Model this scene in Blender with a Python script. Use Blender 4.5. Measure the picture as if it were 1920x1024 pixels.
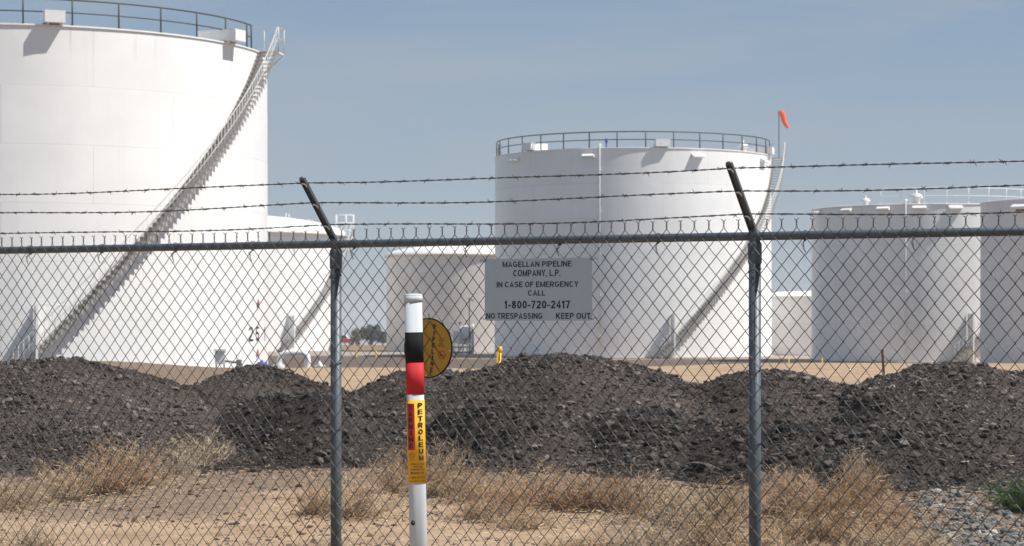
import bpy, bmesh, math, random
import numpy as np
from mathutils import Vector, Matrix
R_ = math.radians
random.seed(7); rng = np.random.default_rng(11)
for o in list(bpy.data.objects): bpy.data.objects.remove(o)
scene = bpy.context.scene
COL = scene.collection

# ------------------------------------------------------------------ camera, sky, sun, exposure
EYE = 1.6; F = 4150.0; HOR = 600.0
cam = bpy.data.cameras.new('camera'); camo = bpy.data.objects.new('camera', cam); COL.objects.link(camo)
camo.location = (0, 0, EYE); camo.rotation_euler = (R_(90), 0, 0)
cam.sensor_width = 36.0; cam.lens = F / 1920 * 36.0
cam.shift_y = (HOR - 512) / 1920.0
cam.clip_start = 0.1; cam.clip_end = 9000
cam.dof.use_dof = True; cam.dof.focus_distance = 11.5; cam.dof.aperture_fstop = 11
scene.camera = camo
SUN_EL, SUN_AZ = 55.0, 105.0            # azimuth clockwise from +Y (view direction)
world = bpy.data.worlds.new('World'); scene.world = world; world.use_nodes = True
wn = world.node_tree; wn.nodes.clear()
def wnode(t): return wn.nodes.new(t)
sky = wnode('ShaderNodeTexSky'); sky.sky_type = 'NISHITA'; sky.sun_disc = False
sky.sun_elevation = R_(SUN_EL); sky.sun_rotation = R_(SUN_AZ)
sky.air_density = 1.0; sky.dust_density = 0.05; sky.ozone_density = 2.0; sky.altitude = 1500
bg = wnode('ShaderNodeBackground'); bg.inputs['Strength'].default_value = 0.078
wo = wnode('ShaderNodeOutputWorld')
tc = wnode('ShaderNodeTexCoord'); mp = wnode('ShaderNodeMapping')
mp.inputs['Scale'].default_value = (3.0, 3.0, 26.0); mp.inputs['Rotation'].default_value = (0, R_(4), 0)
nz = wnode('ShaderNodeTexNoise'); nz.inputs['Scale'].default_value = 1.6; nz.inputs['Detail'].default_value = 5
nz.inputs['Roughness'].default_value = 0.55; nz.inputs['Distortion'].default_value = 0.4
cr = wnode('ShaderNodeValToRGB'); cr.color_ramp.elements[0].position = 0.42; cr.color_ramp.elements[0].color = (0, 0, 0, 1)
cr.color_ramp.elements[1].position = 0.75; cr.color_ramp.elements[1].color = (0.55, 0.55, 0.55, 1)
mx = wnode('ShaderNodeMixRGB'); mx.inputs['Color2'].default_value = (4.25, 4.7, 5.15, 1)
wn.links.new(tc.outputs['Generated'], mp.inputs['Vector']); wn.links.new(mp.outputs[0], nz.inputs['Vector'])
wn.links.new(nz.outputs['Fac'], cr.inputs[0]); wn.links.new(cr.outputs[0], mx.inputs['Fac'])
# thin summer haze veil: strongest at the horizon, added high up to fill shade
sepz = wnode('ShaderNodeSeparateXYZ'); wn.links.new(tc.outputs['Generated'], sepz.inputs[0])
vf = wnode('ShaderNodeValToRGB'); el = vf.color_ramp.elements; el[0].position = 0.0; el[0].color = (0.9,)*3 + (1,); el[1].position = 1.0; el[1].color = (0.45, 0.45, 0.45, 1)
e = el.new(0.14); e.color = (0.7, 0.7, 0.7, 1); e = el.new(0.5); e.color = (0.55, 0.55, 0.55, 1)
vc = wnode('ShaderNodeValToRGB'); el = vc.color_ramp.elements; el[0].position = 0.0; el[0].color = (0.415, 0.470, 0.535, 1); el[1].position = 0.15; el[1].color = (0.258, 0.358, 0.490, 1)
vm = wnode('ShaderNodeMixRGB'); vm.blend_type = 'MULTIPLY'; vm.inputs['Fac'].default_value = 1.0; vm.inputs['Color2'].default_value = (10, 10, 10, 1)
hz_ = wnode('ShaderNodeMixRGB')
wn.links.new(sepz.outputs[2], vf.inputs[0]); wn.links.new(sepz.outputs[2], vc.inputs[0]); wn.links.new(vc.outputs[0], vm.inputs['Color1'])
wn.links.new(vf.outputs[0], hz_.inputs['Fac']); wn.links.new(sky.outputs[0], hz_.inputs['Color1']); wn.links.new(vm.outputs[0], hz_.inputs['Color2'])
wn.links.new(hz_.outputs[0], mx.inputs['Color1']); wn.links.new(mx.outputs[0], bg.inputs[0]); wn.links.new(bg.outputs[0], wo.inputs[0])
sun = bpy.data.lights.new('sun', 'SUN'); sun.energy = 4.9; sun.angle = R_(0.53); sun.color = (1.0, 0.95, 0.88)
suno = bpy.data.objects.new('sun', sun); COL.objects.link(suno)
sd = Vector((math.sin(R_(SUN_AZ)) * math.cos(R_(SUN_EL)), math.cos(R_(SUN_AZ)) * math.cos(R_(SUN_EL)), math.sin(R_(SUN_EL))))
suno.rotation_euler = sd.to_track_quat('Z', 'Y').to_euler(); suno.location = (60, -20, 90)
vs = scene.view_settings; vs.view_transform = 'Standard'; vs.look = 'None'; vs.exposure = 0.32; vs.gamma = 1; vs.use_curve_mapping = False

# ------------------------------------------------------------------ helpers
def PX(px, py, Y): return Vector(((px - 960) / F * Y, Y, EYE - (py - HOR) / F * Y))
def XA(px, Y): return (px - 960) / F * Y

def link(o, parent=None):
    COL.objects.link(o)
    if parent: o.parent = parent
    return o
def empty(name, loc, rz=0.0):
    o = bpy.data.objects.new(name, None); o.location = loc; o.rotation_euler = (0, 0, rz); o.empty_display_size = 0.2
    return link(o)
def tag(o, label, cat, group=None):
    o['label'] = label; o['category'] = cat
    if group: o['group'] = group
    return o

class MB:
    def __init__(s): s.v = []; s.f = []; s.smooth = []
    def add(s, vs_, fs, smooth=False):
        b = len(s.v); s.v += [tuple(p) for p in vs_]
        for q in fs: s.f.append(tuple(i + b for i in q)); s.smooth.append(smooth)
        return s
    def box(s, c, d, rz=0.0, M=None):
        x, y, z = d[0] / 2, d[1] / 2, d[2] / 2
        P = [Vector(p) for p in ((-x,-y,-z),(x,-y,-z),(x,y,-z),(-x,y,-z),(-x,-y,z),(x,-y,z),(x,y,z),(-x,y,z))]
        m = M if M is not None else Matrix.Rotation(rz, 3, 'Z')
        P = [m @ p + Vector(c) for p in P]
        return s.add(P, [(0,3,2,1),(4,5,6,7),(0,1,5,4),(1,2,6,5),(2,3,7,6),(3,0,4,7)])
    def prism(s, prof, a, b):
        """prof: list of (u,v); a,b: functions mapping (u,v)->3D for both ends"""
        n = len(prof); A = [a(*p) for p in prof]; B = [b(*p) for p in prof]
        return s.add(A + B, [tuple(range(n - 1, -1, -1)), tuple(range(n, 2 * n))] + [(i, (i + 1) % n, n + (i + 1) % n, n + i) for i in range(n)])
    def tube(s, pts, r, sides=8, caps=True, smooth=True):
        pts = [Vector(p) for p in pts]; n = len(pts)
        rr = r if isinstance(r, (list, tuple)) else [r] * n
        T = []
        for i in range(n):
            t = pts[min(i + 1, n - 1)] - pts[max(i - 1, 0)]
            T.append(t.normalized() if t.length > 1e-9 else Vector((0, 0, 1)))
        up = Vector((0, 0, 1)) if abs(T[0].z) < 0.9 else Vector((1, 0, 0))
        N = (up - T[0] * up.dot(T[0])).normalized(); V = []
        for i in range(n):
            N = (N - T[i] * N.dot(T[i]))
            N = N.normalized() if N.length > 1e-6 else T[i].orthogonal().normalized()
            B = T[i].cross(N)
            for k in range(sides):
                a = 2 * math.pi * k / sides
                V.append(pts[i] + (N * math.cos(a) + B * math.sin(a)) * rr[i])
        b = len(s.v); s.v += [tuple(p) for p in V]
        for i in range(n - 1):
            for k in range(sides):
                k2 = (k + 1) % sides
                s.f.append((b + i*sides + k, b + i*sides + k2, b + (i+1)*sides + k2, b + (i+1)*sides + k)); s.smooth.append(smooth)
        if caps:
            s.f.append(tuple(b + k for k in range(sides - 1, -1, -1))); s.smooth.append(False)
            s.f.append(tuple(b + (n-1)*sides + k for k in range(sides))); s.smooth.append(False)
        return s
    def lathe(s, prof, c=(0, 0, 0), seg=24, a0=0.0, a1=2*math.pi, smooth=True):
        """prof: (r,z) bottom to top"""
        full = abs(a1 - a0 - 2*math.pi) < 1e-6; m = seg if full else seg + 1; b = len(s.v)
        for r, z in prof:
            for k in range(m):
                a = a0 + (a1 - a0) * k / seg
                s.v.append((c[0] + r * math.sin(a), c[1] - r * math.cos(a), c[2] + z))
        for i in range(len(prof) - 1):
            for k in range(seg):
                k2 = (k + 1) % m
                s.f.append((b + i*m + k, b + i*m + k2, b + (i+1)*m + k2, b + (i+1)*m + k)); s.smooth.append(smooth)
        return s
    def mesh(s, name):
        me = bpy.data.meshes.new(name); me.from_pydata(s.v, [], s.f)
        me.polygons.foreach_set('use_smooth', s.smooth); me.update(); return me
    def build(s, name, mat, parent=None, loc=(0, 0, 0), rz=0.0):
        me = s.mesh(name); me.materials.append(mat)
        o = bpy.data.objects.new(name, me); o.location = loc; o.rotation_euler = (0, 0, rz)
        return link(o, parent)
def inst(name, me, parent=None, loc=(0, 0, 0), rot=(0, 0, 0), sc=(1, 1, 1)):
    o = bpy.data.objects.new(name, me); o.location = loc; o.rotation_euler = rot; o.scale = sc
    return link(o, parent)

# value noise in numpy
_lat = rng.random((64, 64))
def vnoise(x, y, s, off=0.0):
    x = np.asarray(x, float) * s + off + 500; y = np.asarray(y, float) * s + off * 1.7 + 500
    xi = np.floor(x).astype(int); yi = np.floor(y).astype(int); fx = x - xi; fy = y - yi
    fx = fx*fx*(3-2*fx); fy = fy*fy*(3-2*fy)
    g = lambda a, b: _lat[a % 64, b % 64]
    return (g(xi,yi)*(1-fx)+g(xi+1,yi)*fx)*(1-fy) + (g(xi,yi+1)*(1-fx)+g(xi+1,yi+1)*fx)*fy - 0.5
def sstep(a, b, x):
    t = np.clip((np.asarray(x, float) - a) / (b - a), 0, 1); return t*t*(3-2*t)

# ------------------------------------------------------------------ materials
def newmat(name):
    m = bpy.data.materials.new(name); m.use_nodes = True
    nt = m.node_tree; b = nt.nodes['Principled BSDF']; return m, nt, b
def N(nt, t, **kw):
    n = nt.nodes.new(t)
    for k, v in kw.items():
        if k in n.inputs: n.inputs[k].default_value = v
        else: setattr(n, k, v)
    return n
def ramp(nt, fac, stops):
    r = nt.nodes.new('ShaderNodeValToRGB'); el = r.color_ramp.elements
    while len(el) < len(stops): el.new(0.5)
    for e, (p, c) in zip(el, stops): e.position = p; e.color = (*c, 1)
    nt.links.new(fac, r.inputs[0]); return r.outputs[0]
def mix(nt, a, b, fac, typ='MIX'):
    m = nt.nodes.new('ShaderNodeMixRGB'); m.blend_type = typ
    for i, v in (('Fac', fac), ('Color1', a), ('Color2', b)):
        if isinstance(v, (int, float)): m.inputs[i].default_value = v
        elif isinstance(v, tuple): m.inputs[i].default_value = (*v, 1)
        else: nt.links.new(v, m.inputs[i])
    return m.outputs[0]
def noise(nt, scale, detail=4, rough=0.55, coord='Object', sc=None, dist=0.0):
    t = nt.nodes.new('ShaderNodeTexCoord'); v = t.outputs[coord]
    if sc:
        mpn = nt.nodes.new('ShaderNodeMapping'); mpn.inputs['Scale'].default_value = sc
        nt.links.new(v, mpn.inputs[0]); v = mpn.outputs[0]
    n = N(nt, 'ShaderNodeTexNoise', Scale=scale, Detail=detail, Roughness=rough, Distortion=dist)
    nt.links.new(v, n.inputs['Vector']); return n.outputs['Fac']
def bump(nt, b, h, strength=0.3, dist=0.02):
    bp = N(nt, 'ShaderNodeBump', Strength=strength, Distance=dist)
    nt.links.new(h, bp.inputs['Height']); nt.links.new(bp.outputs[0], b.inputs['Normal'])
def simple(name, col, rough=0.6, metal=0.0, var=0.12, scale=6.0, bmp=0.0):
    m, nt, b = newmat(name)
    f = noise(nt, scale)
    c = ramp(nt, f, [(0.3, tuple(max(0, x*(1-var)) for x in col)), (0.7, tuple(min(1, x*(1+var)) for x in col))])
    nt.links.new(c, b.inputs['Base Color']); b.inputs['Roughness'].default_value = rough; b.inputs['Metallic'].default_value = metal
    if bmp: bump(nt, b, noise(nt, scale*6), bmp, 0.005)
    return m

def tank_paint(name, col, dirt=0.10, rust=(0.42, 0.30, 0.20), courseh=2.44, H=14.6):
    m, nt, b = newmat(name)
    t = nt.nodes.new('ShaderNodeTexCoord'); sp = nt.nodes.new('ShaderNodeSeparateXYZ'); nt.links.new(t.outputs['Object'], sp.inputs[0])
    at = N(nt, 'ShaderNodeMath', operation='ARCTAN2'); nt.links.new(sp.outputs[0], at.inputs[0]); nt.links.new(sp.outputs[1], at.inputs[1])
    mu = N(nt, 'ShaderNodeMath', operation='MULTIPLY'); nt.links.new(at.outputs[0], mu.inputs[0]); mu.inputs[1].default_value = 11.0
    cb = nt.nodes.new('ShaderNodeCombineXYZ'); nt.links.new(mu.outputs[0], cb.inputs[0]); nt.links.new(sp.outputs[2], cb.inputs[1])
    br = N(nt, 'ShaderNodeTexBrick', Scale=1.0); br.inputs['Brick Width'].default_value = 7.3; br.inputs['Row Height'].default_value = courseh
    br.inputs['Mortar Size'].default_value = 0.014; br.inputs['Mortar Smooth'].default_value = 0.6
    br.inputs['Color1'].default_value = (1, 1, 1, 1); br.inputs['Color2'].default_value = (0.955, 0.955, 0.96, 1); br.inputs['Mortar'].default_value = (0.70, 0.69, 0.67, 1)
    nt.links.new(cb.outputs[0], br.inputs['Vector'])
    # vertical run-off streaks, large soft mottling
    mp1 = nt.nodes.new('ShaderNodeMapping'); mp1.inputs['Scale'].default_value = (2.2, 0.06, 1); nt.links.new(cb.outputs[0], mp1.inputs[0])
    n1 = N(nt, 'ShaderNodeTexNoise', Scale=1.3, Detail=6, Roughness=0.65); nt.links.new(mp1.outputs[0], n1.inputs['Vector'])
    n2 = noise(nt, 0.35, 5, 0.6)
    c0 = mix(nt, col, tuple(x*(1-dirt) for x in col), ramp(nt, n2, [(0.35, (0,0,0)), (0.72, (1,1,1))]))
    c1 = mix(nt, c0, tuple(x*y for x, y in zip(col, (0.90, 0.87, 0.82))), ramp(nt, n1.outputs['Fac'], [(0.55, (0,0,0)), (0.85, (1,1,1))]))
    c2 = mix(nt, c1, br.outputs['Color'], 1.0, 'MULTIPLY')
    # rusty drips from the rim
    sb = N(nt, 'ShaderNodeMapRange'); sb.inputs['From Min'].default_value = H - 1.6; sb.inputs['From Max'].default_value = H
    nt.links.new(sp.outputs[2], sb.inputs['Value'])
    mp3 = nt.nodes.new('ShaderNodeMapping'); mp3.inputs['Scale'].default_value = (3.0, 0.12, 1); nt.links.new(cb.outputs[0], mp3.inputs[0])
    n3 = N(nt, 'ShaderNodeTexNoise', Scale=1.0, Detail=5, Roughness=0.7); nt.links.new(mp3.outputs[0], n3.inputs['Vector'])
    r3 = ramp(nt, n3.outputs['Fac'], [(0.57, (0,0,0)), (0.8, (0.6,0.6,0.6))])
    rm = mix(nt, (0.0, 0.0, 0.0), r3, sb.outputs[0])
    c3 = mix(nt, c2, rust, rm)
    nt.links.new(c3, b.inputs['Base Color']); b.inputs['Roughness'].default_value = 0.42
    mp2 = nt.nodes.new('ShaderNodeMapping'); mp2.inputs['Scale'].default_value = (0.22, 0.3, 1); nt.links.new(cb.outputs[0], mp2.inputs[0])
    n4 = N(nt, 'ShaderNodeTexNoise', Scale=1.0, Detail=2); nt.links.new(mp2.outputs[0], n4.inputs['Vector'])
    bp0 = N(nt, 'ShaderNodeBump', Strength=0.25, Distance=0.12); nt.links.new(n4.outputs['Fac'], bp0.inputs['Height'])
    bp = N(nt, 'ShaderNodeBump', Strength=0.35, Distance=0.01); nt.links.new(br.outputs['Fac'], bp.inputs['Height']); bp.invert = True
    nt.links.new(bp0.outputs[0], bp.inputs['Normal']); nt.links.new(bp.outputs[0], b.inputs['Normal'])
    return m

def attr_col(nt, name):
    a = nt.nodes.new('ShaderNodeAttribute'); a.attribute_name = name; return a.outputs['Fac']

M = {}
M['tank_white'] = tank_paint('tank_white_paint', (0.88, 0.88, 0.875))
M['tank_white_b'] = tank_paint('tank_white_paint_older', (0.86, 0.855, 0.85), H=9.8)
M['tank_cream'] = tank_paint('tank_cream_paint', (0.74, 0.70, 0.66), dirt=0.14, H=8.1)
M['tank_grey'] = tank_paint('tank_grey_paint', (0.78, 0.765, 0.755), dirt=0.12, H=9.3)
M['eave'] = simple('eave_faded_tan_paint', (0.68, 0.58, 0.49), 0.6, 0, 0.15, 1.2)
M['white'] = simple('white_painted_steel', (0.78, 0.78, 0.77), 0.45, 0, 0.06, 3)
M['footing'] = simple('weathered_concrete', (0.34, 0.31, 0.28), 0.9, 0, 0.2, 1.5)
M['railgrey'] = simple('faded_handrail_paint', (0.55, 0.55, 0.54), 0.5, 0, 0.1, 4)
M['stairgrey'] = simple('galvanised_stair_grating', (0.40, 0.38, 0.355), 0.6, 0.1, 0.12, 4)
M['rail'] = simple('dark_grey_railing_paint', (0.055, 0.06, 0.065), 0.55, 0.2, 0.25, 8)
M['rust'] = simple('rusty_steel', (0.16, 0.075, 0.045), 0.85, 0.1, 0.35, 20)
M['yellow'] = simple('yellow_safety_paint', (0.80, 0.50, 0.02), 0.5, 0, 0.08, 5)
M['black'] = simple('black_vinyl', (0.010, 0.010, 0.012), 0.75, 0, 0.15, 5)
M['black'].node_tree.nodes['Principled BSDF'].inputs['Specular IOR Level'].default_value = 0.15
M['ink'] = simple('black_print', (0.012, 0.012, 0.015), 0.6, 0, 0.15, 40)
M['redink'] = simple('red_print', (0.45, 0.02, 0.015), 0.55, 0, 0.15, 30)
M['blue'] = simple('blue_painted_metal', (0.02, 0.09, 0.30), 0.45, 0, 0.15, 5)
M['red'] = simple('red_vinyl', (0.50, 0.006, 0.012), 0.7, 0, 0.06, 8)
M['orange'] = simple('orange_windsock_cloth', (0.90, 0.115, 0.035), 0.8, 0, 0.08, 3)
M['grey'] = simple('grey_equipment_paint', (0.22, 0.23, 0.24), 0.5, 0.2, 0.15, 3)
M['glass'] = simple('dark_vehicle_glass', (0.02, 0.025, 0.03), 0.1, 0, 0.1, 3)
M['rubber'] = simple('tyre_rubber', (0.02, 0.02, 0.02), 0.8, 0, 0.1, 10)

def galv(name, base, rough, metal, spot):
    m, nt, b = newmat(name)
    v = N(nt, 'ShaderNodeTexVoronoi', Scale=spot); t = nt.nodes.new('ShaderNodeTexCoord'); nt.links.new(t.outputs['Object'], v.inputs['Vector'])
    f = noise(nt, 7.0, 5, 0.6)
    c = mix(nt, tuple(x*0.8 for x in base), tuple(min(1, x*1.2) for x in base), f)
    c = mix(nt, c, v.outputs['Color'], 0.05, 'OVERLAY')
    sp = ramp(nt, noise(nt, 34, 4, 0.7, sc=(1, 1, 0.35)), [(0.62, (0,0,0)), (0.74, (1,1,1))])
    c = mix(nt, c, tuple(x*0.55 for x in base), sp)
    nt.links.new(c, b.inputs['Base Color']); b.inputs['Roughness'].default_value = rough; b.inputs['Metallic'].default_value = metal
    return m
M['galv'] = galv('weathered_galvanised_steel', (0.095, 0.116, 0.136), 0.5, 0.3, 60)
M['wire'] = galv('galvanised_wire', (0.085, 0.088, 0.092), 0.45, 0.45, 90)
M['barb'] = galv('weathered_barbed_wire', (0.075, 0.070, 0.066), 0.65, 0.3, 90)

def plastic(name, col, rough=0.38, scr=0.12):
    m, nt, b = newmat(name)
    s = noise(nt, 10, 5, 0.6, sc=(1, 1, 0.12)); d = noise(nt, 60, 3)
    c = mix(nt, col, tuple(x*(1-scr) for x in col), ramp(nt, s, [(0.4, (0,0,0)), (0.75, (1,1,1))]))
    c = mix(nt, c, tuple(x*0.72 for x in col), ramp(nt, d, [(0.66, (0,0,0)), (0.78, (0.5,0.5,0.5))]))
    nt.links.new(c, b.inputs['Base Color']); b.inputs['Roughness'].default_value = rough
    b.inputs['Subsurface Weight'].default_value = 0.0
    return m
M['pvc'] = plastic('white_pvc', (0.50, 0.54, 0.575), 0.7)
M['label'] = plastic('yellow_vinyl_label', (0.72, 0.40, 0.006), 0.65, 0.06)
M['signwhite'] = plastic('white_enamelled_sign', (0.395, 0.475, 0.545), 0.5, 0.05)
def translucent(name, col):
    m, nt, b = newmat(name)
    f = noise(nt, 9, 4)
    c = mix(nt, col, tuple(x*0.8 for x in col), f)
    nt.links.new(c, b.inputs['Base Color']); b.inputs['Roughness'].default_value = 0.4
    return m
M['amber'] = translucent('amber_plastic_sign', (0.47, 0.255, 0.003))

# ------------------------------------------------------------------ terrain
def crest(X): return 74 + 6 * (1 - sstep(-16, -8, X))
def ground(X, Y):
    X = np.asarray(X, float); Y = np.asarray(Y, float)
    c = crest(X)
    rise = (0.12 * (1 - sstep(-16, -9, X)) + 0.15 * sstep(2, 10, X)) * sstep(35, 70, Y)
    drop = sstep(c, c + 11, Y)
    z = rise * (1 - drop) - 1.1 * drop
    z = z - 0.0034 * np.clip(Y - 190, 0, 70) - 0.0118 * np.clip(Y - 260, 0, None)
    near = sstep(12, 14, Y) * (1 - sstep(40, 60, Y))
    z = z + near * (0.05 * vnoise(X, Y, 0.45, 3) + 0.028 * vnoise(X, Y, 1.6, 9) + 0.012 * vnoise(X, Y, 5.0, 21))
    z = z + 0.10 * vnoise(X, Y, 0.22, 33) * sstep(40, 60, Y) * (1 - sstep(150, 200, Y)) * (1 - 0.6 * drop)
    return z
def gz(x, y): return float(ground(x, y))

def coords(parts):
    out = []
    for a, b, st in parts: out += list(np.arange(a, b, st))
    return np.array(out + [parts[-1][1]])
gx = coords([(-2500, -400, 350), (-400, -60, 34), (-60, -9, 1.2), (-9, 9, 0.14), (9, 70, 1.2), (70, 400, 33), (400, 2500, 350)])
gy = coords([(-40, 12, 4), (12, 30, 0.14), (30, 100, 0.8), (100, 200, 4), (200, 280, 8), (280, 1000, 60), (1000, 6000, 500)])
XX, YY = np.meshgrid(gx, gy); ZZ = ground(XX, YY)
nx, ny = len(gx), len(gy)
def grid_mesh(name, X, Y, Z):
    ny_, nx_ = X.shape
    me = bpy.data.meshes.new(name)
    v = np.stack([X, Y, Z], -1).reshape(-1, 3)
    ii = (np.arange(ny_ - 1)[:, None] * nx_ + np.arange(nx_ - 1)[None, :]).ravel()
    f = np.stack([ii, ii + 1, ii + nx_ + 1, ii + nx_], -1)
    return fast_mesh(name, v, f, me)
def fast_mesh(name, v, f, me=None, smooth=True):
    me = me or bpy.data.meshes.new(name); k = f.shape[1]
    me.vertices.add(len(v)); me.vertices.foreach_set('co', np.ascontiguousarray(v, dtype=np.float32).ravel())
    me.loops.add(f.size); me.loops.foreach_set('vertex_index', f.astype(np.int32).ravel())
    me.polygons.add(len(f)); me.polygons.foreach_set('loop_start', np.arange(0, f.size, k, dtype=np.int32))
    me.polygons.foreach_set('use_smooth', np.full(len(f), smooth))
    me.update(calc_edges=True); me.validate(); return me
def add_attr(me, name, vals):
    a = me.attributes.new(name, 'FLOAT', 'POINT'); a.data.foreach_set('value', np.ascontiguousarray(vals, dtype=np.float32).ravel())

gm = grid_mesh('ground', XX, YY, ZZ)
# soil zones (0 = pale sand, 1 = brown litter / gravel); follows what lies on the ground
Yc_ = crest(XX)
yend = 152 + 15 * (1 - sstep(-8, -3, XX))
yard = sstep(Yc_ + 1.5 - 2.5*(1 - sstep(-10, -6, XX)), Yc_ + 5 - 3*(1 - sstep(-10, -6, XX)), YY) * (1 - sstep(yend - 1, yend + 2, YY + 3 * vnoise(XX, YY, 0.15))) * (1 - sstep(15, 21, XX + 3*vnoise(XX, YY, 0.1)))
pxx = 960 + F * XX / np.maximum(YY, 1); pyy = HOR + F * (EYE - ZZ) / np.maximum(YY, 1)
nn = vnoise(XX, YY, 0.9, 5) * 0.9 + vnoise(XX, YY, 2.5, 8) * 0.5
leftbrown = (1 - sstep(-2.6, -1.6, XX + 0.7*nn)) * sstep(16.4, 19.2, YY + 1.2*nn) * (1 - sstep(30, 40, YY))
rightbrown = sstep(0.3, 1.6, XX + nn) * (1 - sstep(27, 40, YY))
middle = sstep(19.8, 21.5, YY + nn) * (1 - sstep(28, 34, YY)) * 0.75
farleft = (1 - sstep(-10, -5, XX)) * sstep(34, 50, YY) * (1 - sstep(Yc_ + 2, Yc_ + 5, YY)) * 1.0
brown = np.clip(np.maximum.reduce([0.72*leftbrown, rightbrown, middle, farleft]), 0, 1)
add_attr(gm, 'brown', brown); add_attr(gm, 'yard', yard)
add_attr(gm, 'straw', sstep(192, 205, YY)); add_attr(gm, 'gravel', sstep(150, 160, YY + 4*vnoise(XX, YY, 0.1))*0.8 + 0.35*sstep(15, 22, XX)*sstep(100, 125, YY)*(1 - sstep(150, 160, YY)))
m, nt, b = newmat('sandy_ground')
fine = noise(nt, 9.0, 8, 0.7); mid = noise(nt, 1.3, 6, 0.6); peb = N(nt, 'ShaderNodeTexVoronoi', Scale=28.0)
t = nt.nodes.new('ShaderNodeTexCoord'); nt.links.new(t.outputs['Object'], peb.inputs['Vector'])
sand = ramp(nt, mid, [(0.36, (0.30, 0.208, 0.133)), (0.5, (0.37, 0.262, 0.172)), (0.64, (0.42, 0.305, 0.205))])
rut = ramp(nt, noise(nt, 1.0, 6, 0.7, sc=(0.35, 2.6, 1.0)), [(0.52, (0,0,0)), (0.72, (0.75,0.75,0.75))])
sand = mix(nt, sand, (0.215, 0.155, 0.108), rut)
sand = mix(nt, sand, (0.46, 0.35, 0.25), ramp(nt, noise(nt, 5.0, 8, 0.75), [(0.56, (0,0,0)), (0.8, (0.6,0.6,0.6))]))
brn = ramp(nt, fine, [(0.36, (0.085, 0.058, 0.040)), (0.5, (0.19, 0.135, 0.094)), (0.64, (0.31, 0.23, 0.165))])
yrd = ramp(nt, noise(nt, 0.8, 7, 0.75), [(0.25, (0.09, 0.068, 0.054)), (0.6, (0.135, 0.104, 0.085)), (0.85, (0.18, 0.142, 0.115))])
strw = ramp(nt, noise(nt, 0.25, 6, 0.7), [(0.3, (0.17, 0.115, 0.065)), (0.7, (0.29, 0.21, 0.13))])
bmask = N(nt, 'ShaderNodeMath', operation='ADD'); nt.links.new(attr_col(nt, 'brown'), bmask.inputs[0]); 
mm = N(nt, 'ShaderNodeMath', operation='MULTIPLY_ADD'); nt.links.new(fine, mm.inputs[0]); mm.inputs[1].default_value = 0.8; mm.inputs[2].default_value = -0.4
nt.links.new(mm.outputs[0], bmask.inputs[1])
c = mix(nt, sand, brn, ramp(nt, bmask.outputs[0], [(0.25, (0,0,0)), (0.75, (1,1,1))]))
spk = ramp(nt, peb.outputs['Distance'], [(0.10, (1,1,1)), (0.2, (0,0,0))])
spn = ramp(nt, noise(nt, 3.5, 4, 0.7), [(0.5, (0,0,0)), (0.65, (0.55,0.55,0.55))])
spm = mix(nt, (0,0,0), spk, spn)
c = mix(nt, c, (0.11, 0.085, 0.07), spm)
c = mix(nt, c, ramp(nt, noise(nt, 0.7, 6, 0.7), [(0.3, (0.27, 0.235, 0.205)), (0.7, (0.36, 0.32, 0.285))]), attr_col(nt, 'gravel')); c = mix(nt, c, yrd, attr_col(nt, 'yard')); c = mix(nt, c, strw, attr_col(nt, 'straw'))
nt.links.new(c, b.inputs['Base Color']); b.inputs['Roughness'].default_value = 0.95; b.inputs['Specular IOR Level'].default_value = 0.15
bump(nt, b, noise(nt, 22, 8, 0.75), 0.6, 0.02)
gm.materials.append(m)
go = link(bpy.data.objects.new('ground', gm)); go['kind'] = 'structure'

# ------------------------------------------------------------------ storage tanks
def arc_pts(R, z, a0, a1, step=2.0):
    n = max(2, int(abs(a1 - a0) / step) + 1)
    return [(R*math.sin(R_(a0+(a1-a0)*i/(n-1))), -R*math.cos(R_(a0+(a1-a0)*i/(n-1))), z(i/(n-1)) if callable(z) else z) for i in range(n)]
def cyl(R, a, z): return Vector((R*math.sin(R_(a)), -R*math.cos(R_(a)), z))

def tank(X, Y, z0, R, H, label, mat, courses=6, roof='flat', overhang=0.0, rise=0.06, eave=None):
    root = empty('storage_tank', (X, Y, z0)); tag(root, label, 'storage tank', 'white storage tanks in the yard')
    ch = H / courses
    for i in range(courses):
        r = R - 0.007 * i; mb = MB()
        mb.lathe([(r, i*ch - (0.4 if i == 0 else 0.0)), (r, (i+1)*ch)], seg=160)
        mb.lathe([(r, (i+1)*ch), (r - 0.03, (i+1)*ch)], seg=160, smooth=False)
        mb.build('shell_course', mat, root)
    mb = MB(); mb.lathe([(R + 0.28, -0.4), (R + 0.28, 0.03), (R + 0.26, 0.05), (R + 0.005, 0.06)], seg=96, smooth=False); mb.build('concrete_ring_footing', M['footing'], root)
    mb = MB(); Ro = R + overhang
    if roof == 'flat':
        # curb angle at the rim + shallow cone
        mb.lathe([(R - 0.045, H), (R + 0.022, H + 0.001), (R + 0.022, H + 0.06), (R - 0.06, H + 0.08), (0.02, H + 0.08 + R*0.045)], seg=160, smooth=False)
        mb.build('roof', M['white'], root)
    else:
        prof = [(Ro, H + 0.12)] + [(Ro*math.cos(t), H + 0.12 + R*rise*math.sin(t)) for t in np.linspace(0.12, 1.56, 12)]
        mb.lathe(prof, seg=128, smooth=True); mb.build('roof', M['white'], root)
        mb = MB(); mb.lathe([(R - 0.05, H + 0.0), (Ro, H + 0.02 - 0.0), (Ro + 0.012, H + 0.02), (Ro + 0.012, H + 0.125), (Ro - 0.1, H + 0.13)], seg=128, smooth=False)
        mb.build('roof_eave', eave or M['eave'], root)
    return root

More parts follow.
